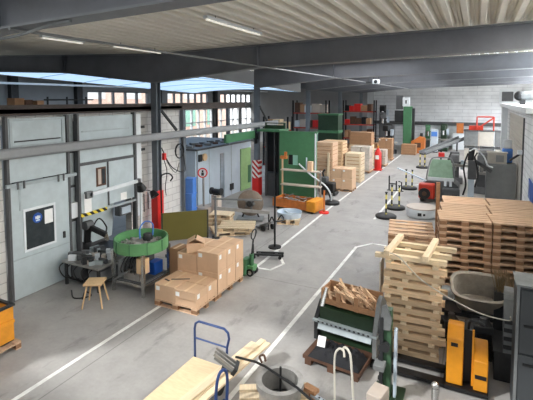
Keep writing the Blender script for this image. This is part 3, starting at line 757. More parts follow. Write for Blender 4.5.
MB().tube(crv([(.05,-.18,.42),(.22,-.2,.62),(.36,-.18,.5),(.36,.18,.5),(.22,.2,.62),(.05,.18,.42)]), .025).build('loop_handle', M['black'], ht)
for s in (-1,1): MB().cyl((-.3,s*.17,.1),(-.3,s*.22,.1),.1).build('wheel', M['black'], ht)
MB().bx(-.75,-.55,-.2,.2,.03,.09).build('toe_plate', M['greymet'], ht)
MB().cyl((.08,0,0),(.08,0,.4),.02).build('prop', M['dark'], ht)
bp = thing('barrier_post', 'thin black free standing post by the white floor marking', 'post', (-5.5, 11.85, 0))
MB().cyl((0,0,.04),(0,0,1.58),.03).build('post', M['black'], bp); MB().disc(.2,0,.04).build('base', M['black'], bp); MB().cyl((0,0,1.58),(0,0,1.62),.04).build('cap', M['black'], bp)
pp = pallet_proto('small pallet under the round shiny pan', .8, .8, (-6.2, 14.62, 0), .3, None, 'pine', .2)
pn = thing('round_pan', 'shallow round shiny metal pan resting on a small pallet', 'pan', (-6.2, 14.65, .2))
MB().lathe([(0,.0),(.44,.0),(.47,.2),(.45,.2),(.42,.04),(0,.03)], n=36).build('pan_shell', M['whitemet'], pn)
MB().lathe([(0,.16),(.1,.1),(.12,.03),(0,.03)], n=16).build('hub', M['galv2'], pn)
for k in range(3):
    a = k*2.09+.3; MB().beam((.1*math.cos(a),.1*math.sin(a),.1),(.43*math.cos(a),.43*math.sin(a),.12),.05,.03).build('spoke', M['galv2'], pn)
tm = thing('tray_machine', 'long low orange brown tray full of scrap metal with a yellow end', 'machine', (-6.5, 16.5, 0), -.1)
MB().bx(-1.05,.6,-.35,.45,.1,.16).build('tray_floor', M['rust'], tm)
MB().bx(-1.05,.5,-.4,-.35,.1,.44).build('tray_wall', M['orange'], tm); MB().bx(-1.05,.5,.45,.5,.1,.44).build('tray_wall', M['orange'], tm); MB().bx(-1.1,-1.05,-.4,.5,.1,.44).build('tray_wall', M['orange'], tm)
MB().bx(.5,.9,-.45,.5,.08,.5).build('end_housing', M['yellow'], tm, .02)
for x in (-.9,.7):
    for y in (-.3,.4): MB().bx(x-.05,x+.05,y-.05,y+.05,0,.1).build('foot', M['dark'], tm)
sp = MB()
for k in range(70): sp.ob((R.uniform(-1,.45),R.uniform(-.3,.4),.18+.3*R.random()), (.15+.1*R.random(),.05,.03), R.random()*6, R.random()-.5, R.random()-.5)
o = sp.build('scrap_metal', M['steel'], tm); o['kind'] = 'stuff'
sf = thing('rack_frame', 'light open shelf frame with two grey boards behind the orange scrap tray', 'shelf', (-6.68, 17.12, 0))
for x, yy in ((-.9,0),(.85,0)):
    MB().bx(x-.03,x+.03,-.03,.03,0,2.0 if x < 0 else 1.6).build('post', M['tape'] if x < 0 else M['steel'], sf)
for z in (.86,1.5): MB().bx(-.93,.88,-.16,.16,z,z+.05).build('shelf_board', M['beige'], sf)
MB().bx(-.98,-.7,-.1,.1,2.0,2.12).build('clamp', M['orange'], sf); MB().bx(-.8,-.7,-.05,.05,2.12,2.3).build('clamp_jaw', M['orange'], sf)
MB().cyl((.2,.05,1.55),(.2,.05,2.1),.03).build('nozzle', M['whitemet'], sf); MB().bx(.3,.5,-.1,.1,1.55,1.95).build('fixture', M['card'], sf)
bm_ = thing('boom_stand', 'white curved boom arm on a round black base at the edge of the aisle', 'stand', (-5.62, 18.0, 0))
MB().lathe([(0,0),(.36,0),(.36,.1),(.25,.14),(0,.14)], n=28).build('base', M['black'], bm_)
MB().tube(crv([(0,0,.1),(-.02,-.04,.45),(-.25,-.2,.85),(-.75,-.42,1.25),(-1.35,-.48,1.75)]), .036).build('boom', M['white'], bm_)
MB().tube(crv([(0,0,.1),(-.15,-.05,.6),(-.35,-.2,.95)]), .03).build('strut', M['dark'], bm_)
os_ = thing('stanchion', 'short orange post with a red base beside the scrap tray', 'post', (-5.42, 16.4, 0))
MB().disc(.2,0,.05).build('base', M['red'], os_); MB().cyl((0,0,.05),(0,0,.92),.035).build('post', M['orange'], os_)

# cabin behind the first columns
c2 = thing('sheet_metal_cabin', 'pale blue grey metal cabin with a dark roof and a door half open on a blackened doorway', 'cabin', (-10.5, 14.9, 0))
MB().bx(-.06,0,0,1.75,0,2.42).build('wall_panel', M['whitemet'], c2)
MB().bx(-.06,0,2.2,3.6,0,2.42).build('wall_panel', M['whitemet'], c2)
MB().bx(-.06,0,1.75,2.2,2.1,2.42).build('wall_panel', M['whitemet'], c2)
MB().bx(-.3,-.26,1.75,2.2,0,2.1).build('dark_doorway', M['black'], c2)  # black sheet stands in for the unlit inside
MB().bx(-.02,.02,2.08,2.5,0,2.1).build('door', M['whitemet'], c2)
MB().bx(-.06,.01,3.7,4.7,0,2.1).build('green_door', M['ltgreen'], c2); MB().bx(.01,.03,4.4,4.7,.3,1.2).build('dark_hatch', M['green'], c2)
MB().bx(-.06,0,3.6,4.75,2.12,2.42).build('wall_panel', M['whitemet'], c2)
MB().bx(-3.6,-.06,-.1,-.04,0,2.42).build('wall_panel', M['whitemet'], c2)
MB().bx(-3.7,.05,-.15,4.8,2.42,2.5).build('roof', M['darkgrey'], c2)
for y in (.85,2.75): MB().bx(0,.012,y-.015,y+.015,0,2.4).build('panel_joint', M['galv2'], c2)
MB().bx(0,.05,2.6,2.9,.25,.55).build('vent', M['dark'], c2)
MB().cyl((0,.45,2.1),(.08,.45,2.1),.16,n=20).build('wall_lamp', M['tape'], c2); MB().bx(0,.08,.02,.22,1.95,2.25).build('switch_box', M['dark'], c2)
for k in range(14):
    s = R.uniform(.10,.17)
    single('roof_box', MB().bx(-s,s,-s,s,0,s*.7), M[('greymet','darkgrey','rust','darkgrey')[k % 4]], 'small box on the dark cabin roof, %s from the camera end' % ('first second third fourth fifth sixth seventh eighth ninth tenth eleventh twelfth thirteenth last'.split()[k]), 'box', (-11.0-.5*(k % 2), 15.05+k*.33, 2.5), R.random(), 'clutter on the cabin roof')
# no-entry style sign on its base
sgn = thing('warning_sign_stand', 'round red rimmed prohibition sign on a post in a beige block', 'sign', (-9.3, 13.55, 0))
MB().prism([(-.28,-.28),(.28,-.28),(.28,.28),(-.28,.28)], 0, .5, 'z').build('base_block', M['beige'], sgn, .03)
MB().cyl((0,0,.5),(0,0,1.6),.04).build('post', M['steel'], sgn)
FX = Matrix.Rotation(PI/2, 4, 'X') @ Matrix.Identity(4); FX = Matrix.Rotation(.55, 4, 'Z') @ FX
MB().disc(.185, 0, .015, (0,-.05,1.8), M=FX).build('sign_disc', M['white'], sgn)
MB().lathe([(.145,0),(.19,0),(.19,.03),(.145,.03)], (0,-.05,1.8), 32, FX).build('red_rim', M['red'], sgn)
pgm = MB()
for q in ((0,.06,.07,.08),(0,-.05,.1,.12)):
    pgm.add([Matrix.Translation((0,-.05,1.8)) @ FX @ Vector((q[0]+a*q[2]/2, q[1]+b*q[3]/2, t)) for t in (.012,.022) for a, b in ((-1,-1),(1,-1),(1,1),(-1,1))], MB.BF)
pgm.build('pictogram', M['black'], sgn)
for k in range(3):
    t = thing('plastic_crate', '%s blue crate of the tall pile against the end of the block wall' % ('lowest','middle','topmost')[k], 'crate', (-9.5, 12.98-.02*(k % 2), k*.56), .1*k, 'blue crates by the wall')
    MB().bx(-.17,.17,-.16,.16,0,.03).bx(-.17,-.15,-.16,.16,.03,.52).bx(.15,.17,-.16,.16,.03,.52).bx(-.15,.15,-.16,-.14,.03,.52).bx(-.15,.15,.14,.16,.03,.52).build('shell', M['crateblue'], t)
    MB().bx(-.19,.19,-.18,.18,.52,.56).build('lid', M['crateblue'], t)
gr = thing('bench_grinder', 'small black grinder on a beige pedestal beside the prohibition sign', 'grinder', (-8.85, 13.75, 0))
MB().bx(-.14,.14,-.14,.14,0,.95).build('pedestal', M['beige'], gr); MB().cyl((-.16,0,1.08),(.16,0,1.08),.1).build('motor', M['black'], gr)
for s in (-1,1): MB().cyl((s*.18,0,1.08),(s*.24,0,1.08),.14).build('wheel', M['dark'], gr)
MB().bx(-.1,.1,-.08,.08,.95,1.0).build('mount', M['dark'], gr)

# green screen enclosure by column two
ge = thing('green_enclosure', 'tall dark green panel enclosure with a window hole, open black bay on its left', 'enclosure', (-8.0, 17.75, 0))
MB().bx(0,.42,-.03,.03,0,3.1).build('front_panel', M['green'], ge); MB().bx(.9,1.72,-.03,.03,0,3.1).build('front_panel', M['green'], ge)
MB().bx(.42,.9,-.03,.03,2.1,3.1).build('front_panel', M['green'], ge); MB().bx(.42,.9,-.03,.03,0,1.65).build('front_panel', M['green'], ge)
MB().bx(.44,.64,.02,.05,1.65,2.1).build('window_dark', M['black'], ge); MB().bx(.64,.9,.02,.05,1.65,2.1).build('window_light', M['teal'], ge)
MB().bx(1.69,1.75,-.05,.12,0,3.1).build('side_panel', M['green'], ge); MB().bx(1.7,1.76,-.06,-.03,0,3.1).build('edge_strip', M['white'], ge)
MB().bx(-1.1,.0,.95,1.0,0,3.1).build('rear_panel', M['black'], ge)  # painted black to stand in for the dark interior
MB().bx(-.06,0,-.03,.95,0,3.1).build('inner_wall', M['black'], ge)  # bay side blackened too, shade put into the colour
MB().bx(-1.15,0,-.05,1.02,3.1,3.2).bx(0,1.8,-.05,.14,3.1,3.16).build('roof', M['green'], ge)
for x in (-.9,-.45): MB().bx(x-.04,x+.04,.4,.5,0,3.1).build('inner_post', M['darkgrey'], ge)
MB().bx(-1.0,-.2,.5,.9,0,1.1).build('inner_machine', M['darkgrey'], ge)
single('lintel_beam', MB().bx(-.06,.06,-2.55,0,0,.35), M['green'], 'dark green lintel beam beside the second column above the pale green door', 'beam', (-9.3, 17.7, 2.78))
single('fence_rail', MB().bx(0,1.05,-.05,.05,0,.16).bx(0,1.05,-.05,.05,.24,.28).bx(0,.08,-.05,.05,.16,.24).bx(.97,1.05,-.05,.05,.16,.24), M['dgreen'], 'olive green rail lying on top of the tall green enclosure', 'rail', (-9.1, 18.5, 3.2))
cj = thing('control_joystick', 'dark blue control pendant hanging on the second column', 'control', (-9.3, 17.9, 2.7))
MB().bx(-.1,.1,-.08,.08,0,.3).build('housing', M['darkblue'], cj, .02); MB().cyl((0,-.02,.3),(.05,-.02,.5),.03).build('lever', M['darkblue'], cj); MB().bx(-.05,.05,-.05,.05,-.2,0).build('grip', M['black'], cj)
# ================================================================== NEAR RIGHT
ORD = 'topmost,second,third,fourth,fifth,sixth,seventh,eighth,ninth,tenth,eleventh,twelfth,thirteenth,fourteenth'.split(',')
def stack(src, n, h, x, y, rz, where, group, jit=.012, z0=0):
    """pallets piled from the floor up; returns top height"""
    for k in range(n):
        lab = '%s pallet from the top in %s' % (ORD[n-1-k], where) if k < n-1 else 'topmost pallet of %s' % where
        loc = (x+R.uniform(-jit, jit), y+R.uniform(-jit, jit), z0+k*h); a = rz+R.uniform(-jit, jit)
        if src[0] is None:
            src[0] = src[1](lab, loc, a, group)
        else: dup(src[0], loc, a, lab, group)
big = [None, lambda l, p, a, g: pallet_proto(l, 1.02, .8, p, a, g)]
ROT = math.radians(8)
for j, rn in enumerate(('front', 'middle', 'rear')):
    for i, cn in enumerate(('left', 'right')):
        ox, oy = -.64-.01*j, 9.86+.835*j
        x = ox+math.cos(ROT)*(.51+1.05*i)-math.sin(ROT)*.4; y = oy+math.sin(ROT)*(.51+1.05*i)+math.cos(ROT)*.4
        stack(big, 14, .144, x, y, ROT, 'the %s row, %s column of the tall brown stacks' % (rn, cn), 'pallets in the big brown stacks')
low = [None, lambda l, p, a, g: pallet_proto(l, 1.0, 1.2, p, a, g)]
stack(low, 11, .144, -1.3, 10.42, math.radians(9), 'the lower brown stack left of the tall stacks', 'pallets in the lower stack')
def slat_pallet(label, loc, rz, group):
    """pale skid: broad beams along x, thin boards across"""
    t = thing('timber_skid', label, 'pallet', loc, rz, group)
    for y in (-.5, 0, .5):
        a = R.uniform(-.06, .03); b = R.uniform(-.04, .13)
        MB().bx(-.46+a, .46+b, y-.05, y+.05, 0, .1).build('beam', M['pinex'], t)
    for x in (-.40, -.1+R.uniform(-.06,.06), .40):
        MB().bx(x-.05, x+.05, -.55+R.uniform(-.04,.03), .57, .1, .155).build('board', M['pine'], t)
    return t
for k in range(11):
    slat_pallet('%s skid from the top in the pale untidy stack' % ORD[10-k] if k < 10 else 'topmost skid of the pale untidy stack', (-.98+R.uniform(-.03,.03), 8.33+R.uniform(-.02,.02), .155*k), .06+R.uniform(-.03,.03), 'pale skids in the untidy stack')
zt = 11*.155
def timber(a, b, w, h, label, m='pine', group='loose timbers on the pale stack'):
    a = Vector(a); b = Vector(b); d = b-a
    return single('timber', MB().bx(-w/2, w/2, 0, d.length, 0, h), M[m], label, 'timber', a, math.atan2(-d.x, d.y), group)
for k, y in enumerate((7.86, 8.2, 8.62)):
    timber((-1.6+.1*k, y, zt), (-.38+.06*k, y+.07, zt), .1, .08, '%s of the pale timbers laid crosswise on the untidy stack' % ('nearest', 'middle', 'farthest')[k])
timber((-1.38, 7.74, zt+.08), (-1.3, 8.9, zt+.08), .1, .09, 'left of the two pale timbers laid lengthwise on the untidy stack')
timber((-.72, 7.74, zt+.08), (-.64, 8.9, zt+.08), .1, .09, 'right of the two pale timbers laid lengthwise on the untidy stack')
single('foil_sheet', MB().bx(-.01, .01, 0, .5, 0, .7), M['film'], 'loose torn plastic sheet hanging at the left side of the pale stack', 'sheet', (-1.49, 7.75, .95), .06)
single('white_hose', MB().tube(crv([(-1.3,7.6,1.9),(-1.12,7.6,1.84),(-.8,7.58,1.55),(-.46,7.58,1.36),(-.1,7.56,1.22),(.2,7.5,1.16),(.54,7.42,1.18),(.56,7.3,1.3)]), .010), M['hose'], 'thin white hose sagging from the pale stack across to the slate cabinet', 'hose')
# steel cabinet
cb = thing('steel_cabinet', 'tall slate grey steel cabinet at the lower right edge', 'cabinet', (.6, 6.95, 0))
MB().bx(0, 1.0, .03, .5, .0, 1.93).build('body', M['cabgrey'], cb, .008)
dd = MB().bx(.05, .95, 0, .03, .95, 1.88).build('door', M['cabgrey'], cb, .006); MB().bx(.1, .25, -.02, 0, 1.35, 1.38).build('handle', M['black'], dd)
dd = MB().bx(.05, .95, 0, .03, .08, .92).build('door', M['cabgrey'], cb, .006); MB().bx(.1, .25, -.02, 0, .78, .81).build('handle', M['black'], dd)
MB().bx(0, .04, .0, .03, 0, 1.93).build('edge_frame', M['greymet'], cb); MB().bx(-.02, 1.02, -.02, .52, 1.93, 1.96).build('top', M['greymet'], cb)
# tub on a trestle
tr = thing('trestle', 'low dark steel trestle holding the grey tub', 'trestle', (.1, 9.15, 0))
MB().bx(-.55, .5, -.3, .3, .42, .48).build('top', M['dark'], tr)
for sx in (-1,1):
    for sy in (-1,1): MB().bx(sx*.44-.03, sx*.44+.03, sy*.24-.03, sy*.24+.03, 0, .42).build('leg', M['dark'], tr)
tb = thing('tub', 'worn grey brown rounded tub tilted open towards the aisle before the brown stacks', 'tub', (.14, 9.1, .48), .08)
def oval(a, b, z, n=28, p=3.2):
    return [(a*abs(math.cos(t))**(2/p)*(1 if math.cos(t) > 0 else -1), b*abs(math.sin(t))**(2/p)*(1 if math.sin(t) > 0 else -1), z) for t in [2*PI*k/n for k in range(n)]]
def loft(rings):
    mb = MB(); n = len(rings[0])
    for r in rings: mb.v += [Vector(q) for q in r]
    for i in range(len(rings)-1):
        for k in range(n):
            a = i*n+k; b = i*n+(k+1) % n; mb.f.append([a, b, b+n, a+n])
    return mb
TS = 1.12
rings = [oval(.02,.02,.02), oval(.34,.2,.0), oval(.40,.25,.3), oval(.43,.28,.44), oval(.46,.31,.45), oval(.46,.31,.48), oval(.41,.26,.47), oval(.37,.22,.3), oval(.31,.17,.04), oval(.02,.02,.04)]
TM = Matrix.Translation((0,.05,.1)) @ Matrix.Rotation(math.radians(28), 4, 'X')
lf = loft(rings); lf.v = [TM @ (v*TS) for v in lf.v]; lf.build('shell', M['tub'], tb)
MB().bx(-.3, .3, .12, .3, 0, .12).build('wedge', M['dark'], tb); MB().bx(-.3, .3, -.2, -.1, 0, .05).build('wedge', M['dark'], tb)
bn = thing('sheet_roll', 'pale grey rolled sheet lying left of the grey tub', 'roll', (-.42, 9.5, .0))
MB().cyl((-.12,0,.55),(.12,-.02,.55), .16, n=20).build('roll', M['whitemet'], bn); MB().bx(-.1,.1,-.12,.12,0,.42).build('block', M['dark'], bn)
# yellow pallet truck
pt = thing('pallet_truck', 'yellow and black electric pallet truck standing behind the slate cabinet', 'pallet truck', (-.05, 7.42, 0))
MB().prism([(-.28,.1),(.28,.1),(.28,.78),(.2,.92),(-.05,.98),(-.1,.98),(-.28,.84)], -.26, -.02, 'x', Matrix.Identity(4)).build('body', M['truck'], pt, .015)
MB().bx(-.3,.34,-.34,.3,.04,.1).build('base', M['black'], pt)
MB().bx(-.02,.1,-.12,.22,.1,.95).build('mast', M['black'], pt)
MB().bx(.1,.13,-.2,-.16,.1,1.0).build('yellow_bar', M['truck'], pt)
MB().prism([(-.3,.1),(.2,.1),(.2,.7),(-.12,.66),(-.3,.58)], .13, .33, 'x').build('battery_case', M['truck'], pt, .015)
MB().bx(.15,.31,-.31,-.3,.3,.36).build('stripe', M['black'], pt)
MB().bx(-.2,-.1,-.285,-.275,.72,.78).build('badge', M['black'], pt)
MB().tube(crv([(.04,-.05,.9),(.06,-.12,1.1),(.16,-.16,1.14),(.26,-.16,1.1)]), .022).build('tiller', M['black'], pt)
for x in (-.22,.26): MB().cyl((x,-.2,.06),(x+.05,-.2,.06),.06).build('wheel', M['dark'], pt)
for y in (-.26,.12): MB().bx(-1.45,-.28,y-.08,y+.08,.05,.1).build('fork', M['black'], pt)
# dark clutter between truck, tub and cabinet
for k in range(9):
    pts = [(0,-.3,0),(.02,-.05,.22+.01*k),(.06,.18,.3),(.1,.42,.26)]
    mb = MB(); c_ = crv(pts, 4)
    for a, b in zip(c_, c_[1:]): mb.beam(a, b, .3, .012)
    single('bent_sheet', mb, M['dark' if k % 2 else 'greymet'], '%s of the curved dark metal sheets piled beside the slate cabinet' % (['lowest','second','third','fourth','fifth','sixth','seventh','eighth','topmost'][k]), 'metal sheet', (.62+.01*R.random(), 8.0, .5+.07*k), .1, 'bent sheets by the cabinet')
bs = thing('bench_block', 'dark block under the curved metal sheets beside the slate cabinet', 'block', (.62, 8.02, 0)); MB().bx(-.24,.24,-.3,.4,0,.48).build('body', M['dark'], bs); MB().bx(-.26,.26,-.32,.42,.48,.5).build('top', M['dark'], bs)
sb = MB()
for k in range(90):
    x, y = R.uniform(-.2,.2), R.uniform(-.1,.1); sb.cyl((x,y,0),(x*1.4+R.uniform(-.04,.04), y*1.4, .34+.1*R.random()), .006, .003, 5)
bbh = thing('bristle_bundle', 'straw coloured bristle bundle standing behind the slate cabinet', 'brush', (.62, 8.95, 0))
o = sb.build('bristles', M['straw'], bbh); o.location.z = 1.0; o['kind'] = 'stuff'
MB().bx(-.22,.22,-.12,.12,.0,1.02).build('holder', M['dark'], bbh)
for k, (x, y, z, s) in enumerate(((-.1,8.3,.0,.5),(.2,8.35,.0,.62),(-.35,8.75,.0,.4))):
    b_ = thing('machine_block', ('low dark machine part behind the yellow pallet truck, left one','higher dark machine part behind the yellow pallet truck, right one','dark box between the pale stack and the tub')[k], 'machine part', (x, y, z), .2*k)
    MB().bx(-.16,.16,-.16,.16,0,s).build('body', M['dark'], b_, .02); MB().cyl((0,-.1,s),(0,-.1,s+.14),.06).build('stub', M['darkgrey'], b_); MB().bx(-.12,.12,-.19,-.16,s*.5,s*.8).build('cover', M['darkblue'], b_)
# ---------------------------------------------------------------- press machine with crate
sk = thing('steel_skid', 'rust brown steel skid on the floor under the dark tarpaulin and the press', 'skid', (-2.02, 7.30, 0), -.1)
MB().bx(-.52,.52,-.6,.5,.1,.16).build('deck', M['rust'], sk)
for x in (-.42,0,.42): MB().bx(x-.06,x+.06,-.6,.5,0,.1).build('runner', M['rust'], sk)
tp = thing('tarpaulin', 'crumpled dark blue tarpaulin bundle at the foot of the green press', 'tarpaulin', (-2.02, 6.93, .16), -.1)
mb = MB(); nx, ny = 22, 12
for i in range(nx+1):
    for j in range(ny+1):
        u, v = i/nx*2-1, j/ny*2-1
        e = max(0, 1-max(abs(u), abs(v))**4)
        mb.v.append(Vector((u*.46, v*.24, e*(.13+.09*R.random()))))
for i in range(nx):
    for j in range(ny):
        a = i*(ny+1)+j; mb.f.append([a, a+ny+1, a+ny+2, a+1])
mb.build('cloth', M['darkblue'], tp); MB().ob((-.25,-.12,.27),(.14,.004,.17),.1,-.5).build('paper_tag', M['paper'], tp)
ps = thing('press_brake', 'low dark green bending press with a bright slotted front ledge', 'press', (-1.98, 7.46, .16), -.1)
MB().bx(-.52,.52,-.1,.3,0,.62).build('body', M['dgreen'], ps, .01)
MB().bx(-.5,.5,-.16,-.1,.36,.62).build('front_plate', M['dgreen'], ps)
MB().bx(-.6,.6,-.26,-.14,.36,.4).build('ledge', M['galv2'], ps)
MB().ob((0,-.22,.3),(1.0,.02,.14),0,-.5).build('ledge_apron', M['galv2'], ps)
for k in range(12): MB().bx(-.5+.085*k,-.46+.085*k,-.262,-.26,.365,.395).build('slot', M['dark'], ps)
for s in (-1,1):
    MB().prism([(-.25,0),(.32,0),(.32,.8),(.1,.98),(-.05,.9),(-.25,.45)] if s > 0 else [(-.2,0),(.3,0),(.3,.62),(.05,.66),(-.2,.4)], s*.56-.035, s*.56+.035, 'x').build('end_plate', M['dark' if s < 0 else 'greymet'], ps)
MB().cyl((-.46,-.15,.62),(-.46,.05,.9),.045).build('cylinder', M['chrome'], ps)
g_ = MB()
for k in range(16):
    a = k*PI/8; g_.ob((.64,.05+.2*math.cos(a),.5+.2*math.sin(a)),(.04,.05,.05),0,a)
MB().cyl((.6,.05,.5),(.66,.05,.5),.19,n=24).build('gear', M['darkgrey'], ps)
MB().cyl((.66,.05,.5),(.72,.05,.5),.06).build('shaft', M['chrome'], ps)
MB().bx(-.5,.5,0,.3,.62,.66).build('top_plate', M['dgreen'], ps)
wc = thing('wooden_crate', 'shallow wooden crate full of splintered offcuts on top of the green press', 'crate', (-1.96, 7.58, .82), -.12)
MB().bx(-.5,.5,-.2,.2,0,.02).build('bottom', M['cratew'], wc)
for s in (-1,1):
    MB().bx(-.52,.52,s*.2-.012,s*.2+.012,0,.1 if s < 0 else .28).build('side_board', M['cratew'], wc)
    MB().bx(s*.51-.012,s*.51+.012,-.19,.19,0,.26).build('end_board', M['cratew'], wc)
for x in (-.17,.17): MB().bx(x-.04,x+.04,-.225,-.212,0,.26).build('batten', M['cratew'], wc)
ofc = MB()
for k in range(54):
    ofc.ob((R.uniform(-.4,.4), R.uniform(-.14,.14), .08+.17*R.random()), (.2+.2*R.random(), .045, .014), R.uniform(-.9,.5), R.uniform(-.5,.5), R.uniform(.1,.8))
o = ofc.build('offcuts', M['shav'], wc); o['kind'] = 'stuff'
gm = thing('lifting_mast', 'upright green steel mast with a grey chain wheel right of the press', 'mast', (-1.12, 6.55, 0))
MB().bx(-.05,.06,-.07,.07,.04,1.4).build('mast_profile', M['mastgreen'], gm); MB().bx(-.2,.25,-.25,.25,0,.04).build('base', M['dgreen'], gm)
MB().bx(.1,.14,-.05,.05,.04,1.1).build('side_rail', M['whitemet'], gm)
MB().prism([(-.07,1.1),(.08,1.12),(.1,1.3),(.02,1.5),(-.05,1.46)], -.02, .02, 'y', Matrix.Translation((-.03,-.1,0))).build('guard_plate', M['greymet'], gm)
MB().cyl((-.02,-.16,.85),(-.02,-.07,.85),.07).build('motor', M['dark'], gm)
MB().bx(-.1,-.05,-.13,-.07,.1,1.3).build('toothed_rack', M['dark'], gm)
MB().cyl((-.13,.0,1.1),(-.09,.0,1.1),.13,n=20).build('chain_wheel', M['dark'], gm)
MB().bx(-.16,.0,-.3,-.1,.55,.62).build('carriage', M['greymet'], gm)
for k in range(5): MB().bx(-.12,-.08,-.12,-.09,.3+.16*k,.36+.16*k).build('bolt_plate', M['dark'], gm)
# white bent handles
wh = thing('tubular_handle', 'pair of white bent tubes standing up from a small cart in the foreground', 'handle cart', (-1.46, 5.35, 0))
MB().bx(-.2,.2,-.3,.25,.1,.16).build('cart_deck', M['greymet'], wh)
for sx in (-1,1):
    for sy in (-.25,.2): MB().cyl((sx*.17-.02,sy,.05),(sx*.17+.02,sy,.05),.05).build('wheel', M['black'], wh)
MB().tube(crv([(-.1,-.1,.16),(-.12,-.05,.7),(-.14,0,1.15),(-.10,.03,1.27),(-.03,.02,1.28),(.0,-.03,1.22)]), .014).build('tube', M['hose'], wh)
MB().tube(crv([(.16,-.1,.16),(.13,-.05,.7),(.08,0,1.18),(.04,.03,1.28),(-.02,.06,1.3),(-.06,.08,1.24)]), .016).build('tube', M['hose'], wh)
pfr = thing('perforated_rail', 'perforated pale steel rail lying beside the round steel ring', 'rail', (-2.02, 5.62, .0), 0)
MB().beam((0,0,.34),(.75,-.22,.3),.06,.04).build('rail', M['whitemet'], pfr)
for k in range(9): MB().beam((.05+.07*k,-.0147-.0205*k,.3625-.0037*k),(.075+.07*k,-.022-.0205*k,.361-.0037*k),.025,.004).build('hole', M['dark'], pfr)
MB().bx(-.05,.05,-.05,.05,0,.32).build('foot', M['cratew'], pfr); MB().bx(.68,.78,-.27,-.17,0,.28).build('foot', M['cratew'], pfr)
MB().ob((-.02,.02,.40),(.22,.12,.05),-.28).build('wood_pad', M['cratew'], pfr)
wb = single('white_box', MB().bx(-.11,.11,-.16,.16,0,.4), M['beige'], 'pale cream machine block at the foot of the green mast', 'box', (-1.16, 6.05, 0), -.2, bevel=.01)
bo = thing('bollard', 'short bright steel post with a round top at the bottom edge before the pallet truck', 'post', (-.41, 6.3, 0))
MB().cyl((0,0,.03),(0,0,.5),.045).build('post', M['chrome'], bo); MB().ball((0,0,.54),.055).build('knob', M['chrome'], bo); MB().disc(.12,0,.03).build('base', M['greymet'], bo)
# ring on timber
rp = pallet_proto('pale wooden frame pallet under the round steel ring', 1.0, .85, (-2.42, 5.22, 0), .5, None, 'pine', .34)
rg = thing('steel_ring', 'thick round open steel ring drum standing on timber at the bottom of the view', 'ring', (-2.35, 5.24, .34))
MB().lathe([(.26,.0),(.285,.0),(.30,.27),(.335,.28),(.335,.36),(.255,.36),(.25,.3),(.25,.02),(.26,.0)], n=44).build('ring_wall', M['steel'], rg)
MB().disc(.249,.02,.05).build('inside_floor', M['dark'], rg)
sdr = thing('spreader_rod', 'long black rod with a hanging hook lying across the steel ring', 'rod', (-2.35, 5.24, .73))
MB().tube([(-.95,.42,-.2),(-.5,.22,-.04),(-.3,.13,.0),(.3,-.1,.0),(.62,-.3,.02)], .018).build('rod', M['black'], sdr)
MB().cyl((0,.02,-.34),(0,.02,.14),.016).build('spindle', M['black'], sdr)
MB().tube(crv([(-.36,.16,.02),(-.4,.16,.1),(-.33,.16,.14),(-.3,.16,.06)]),.016).build('hook', M['rust'], sdr)
for a, b, l in (((-3.0,4.95,.0),(-2.65,5.05,.0),'short rusty block by the left side of the steel ring'),((-2.95,5.35,.0),(-2.85,5.55,.0),'dark scrap timber left of the steel ring'),((-3.0,5.15,.0),(-2.75,5.42,.0),'brown offcut board beside the left side of the steel ring')):
    timber(a, b, .12, .18, l, 'cratew', None)
timber((-3.0,4.62,.0),(-2.3,4.55,.0),.12,.12,'pale yellow beam in front of the steel ring at the bottom edge','pine',None)
# ---------------------------------------------------------------- trolley with planks
ty = thing('platform_trolley', 'blue platform trolley with a plywood deck and a tube push handle', 'trolley', (-3.78, 4.75, 0), -.03)
MB().bx(-.38,.4,-.95,.92,.27,.30).build('deck', M['ply'], ty)
MB().bx(-.38,.4,-.95,-.9,.21,.27).build('frame_bar', M['blue'], ty); MB().bx(-.38,.4,.87,.92,.21,.27).build('frame_bar', M['blue'], ty)
for s in (-1,1):
    MB().bx(s*.36-.025+.01,s*.36+.025+.01,-.9,.87,.21,.27).build('frame_bar', M['blue'], ty)
    for y in (-.7,.7):
        MB().cyl((s*.3-.02,y,.1),(s*.3+.02,y,.1),.1).build('wheel', M['black'], ty); MB().bx(s*.3-.03,s*.3+.03,y-.04,y+.04,.19,.21).build('caster_plate', M['blue'], ty)
hy = .945
MB().tube([(-.37,hy,.2),(-.37,hy,.78),(-.35,hy,.87),(-.28,hy,.92),(.22,hy,.92),(.29,hy,.87),(.31,hy,.78),(.27,hy,.62),(.27,hy,.2)], .02, 10).build('push_handle', M['blue'], ty)
MB().cyl((-.37,hy,.62),(.27,hy,.62),.015).build('handle_bar', M['blue'], ty)
for k in range(3):
    o0 = -.0+.115*k
    timber((-3.74+o0, 3.85, .302), (-3.40+o0, 6.45+.15*(k == 1)+.1*(k == 2), .302), .105, .035, '%s of the long pale planks lying on the blue trolley' % ('leftmost','middle','rightmost')[k], 'pine', 'planks on the trolley')
timber((-3.62, 4.2, .339), (-3.3, 6.35, .339), .1, .035, 'upper pale plank lying on top of the other planks on the trolley', 'pine', 'planks on the trolley')
mt_ = thing('metal_clamp', 'grey metal clamp plate with ribs lying across the planks on the trolley', 'clamp', (-3.42, 5.55, .375), .35)
PM = Matrix.Translation((0,0,.1)) @ Matrix.Rotation(.62, 4, 'Y')
MB().bx(-.2,.2,-.1,.1,-.02,.02,PM).build('plate', M['greymet'], mt_)
for s in (-1,0,1): MB().bx(-.24,.2,s*.085-.012,s*.085+.012,.02,.06,PM).build('rib', M['steel'], mt_)
MB().bx(.14,.2,-.12,.12,-.04,.07,PM).build('jaw', M['dark'], mt_)
MB().bx(-.06,.16,-.08,.08,0,.04).build('foot', M['dark'], mt_)
bl = thing('loop_handle_cart', 'second blue cart with an upright loop handle beside the planks', 'cart', (-3.1, 4.95, 0))
MB().bx(-.12,.12,-.5,.2,.16,.2).build('deck', M['blue'], bl)
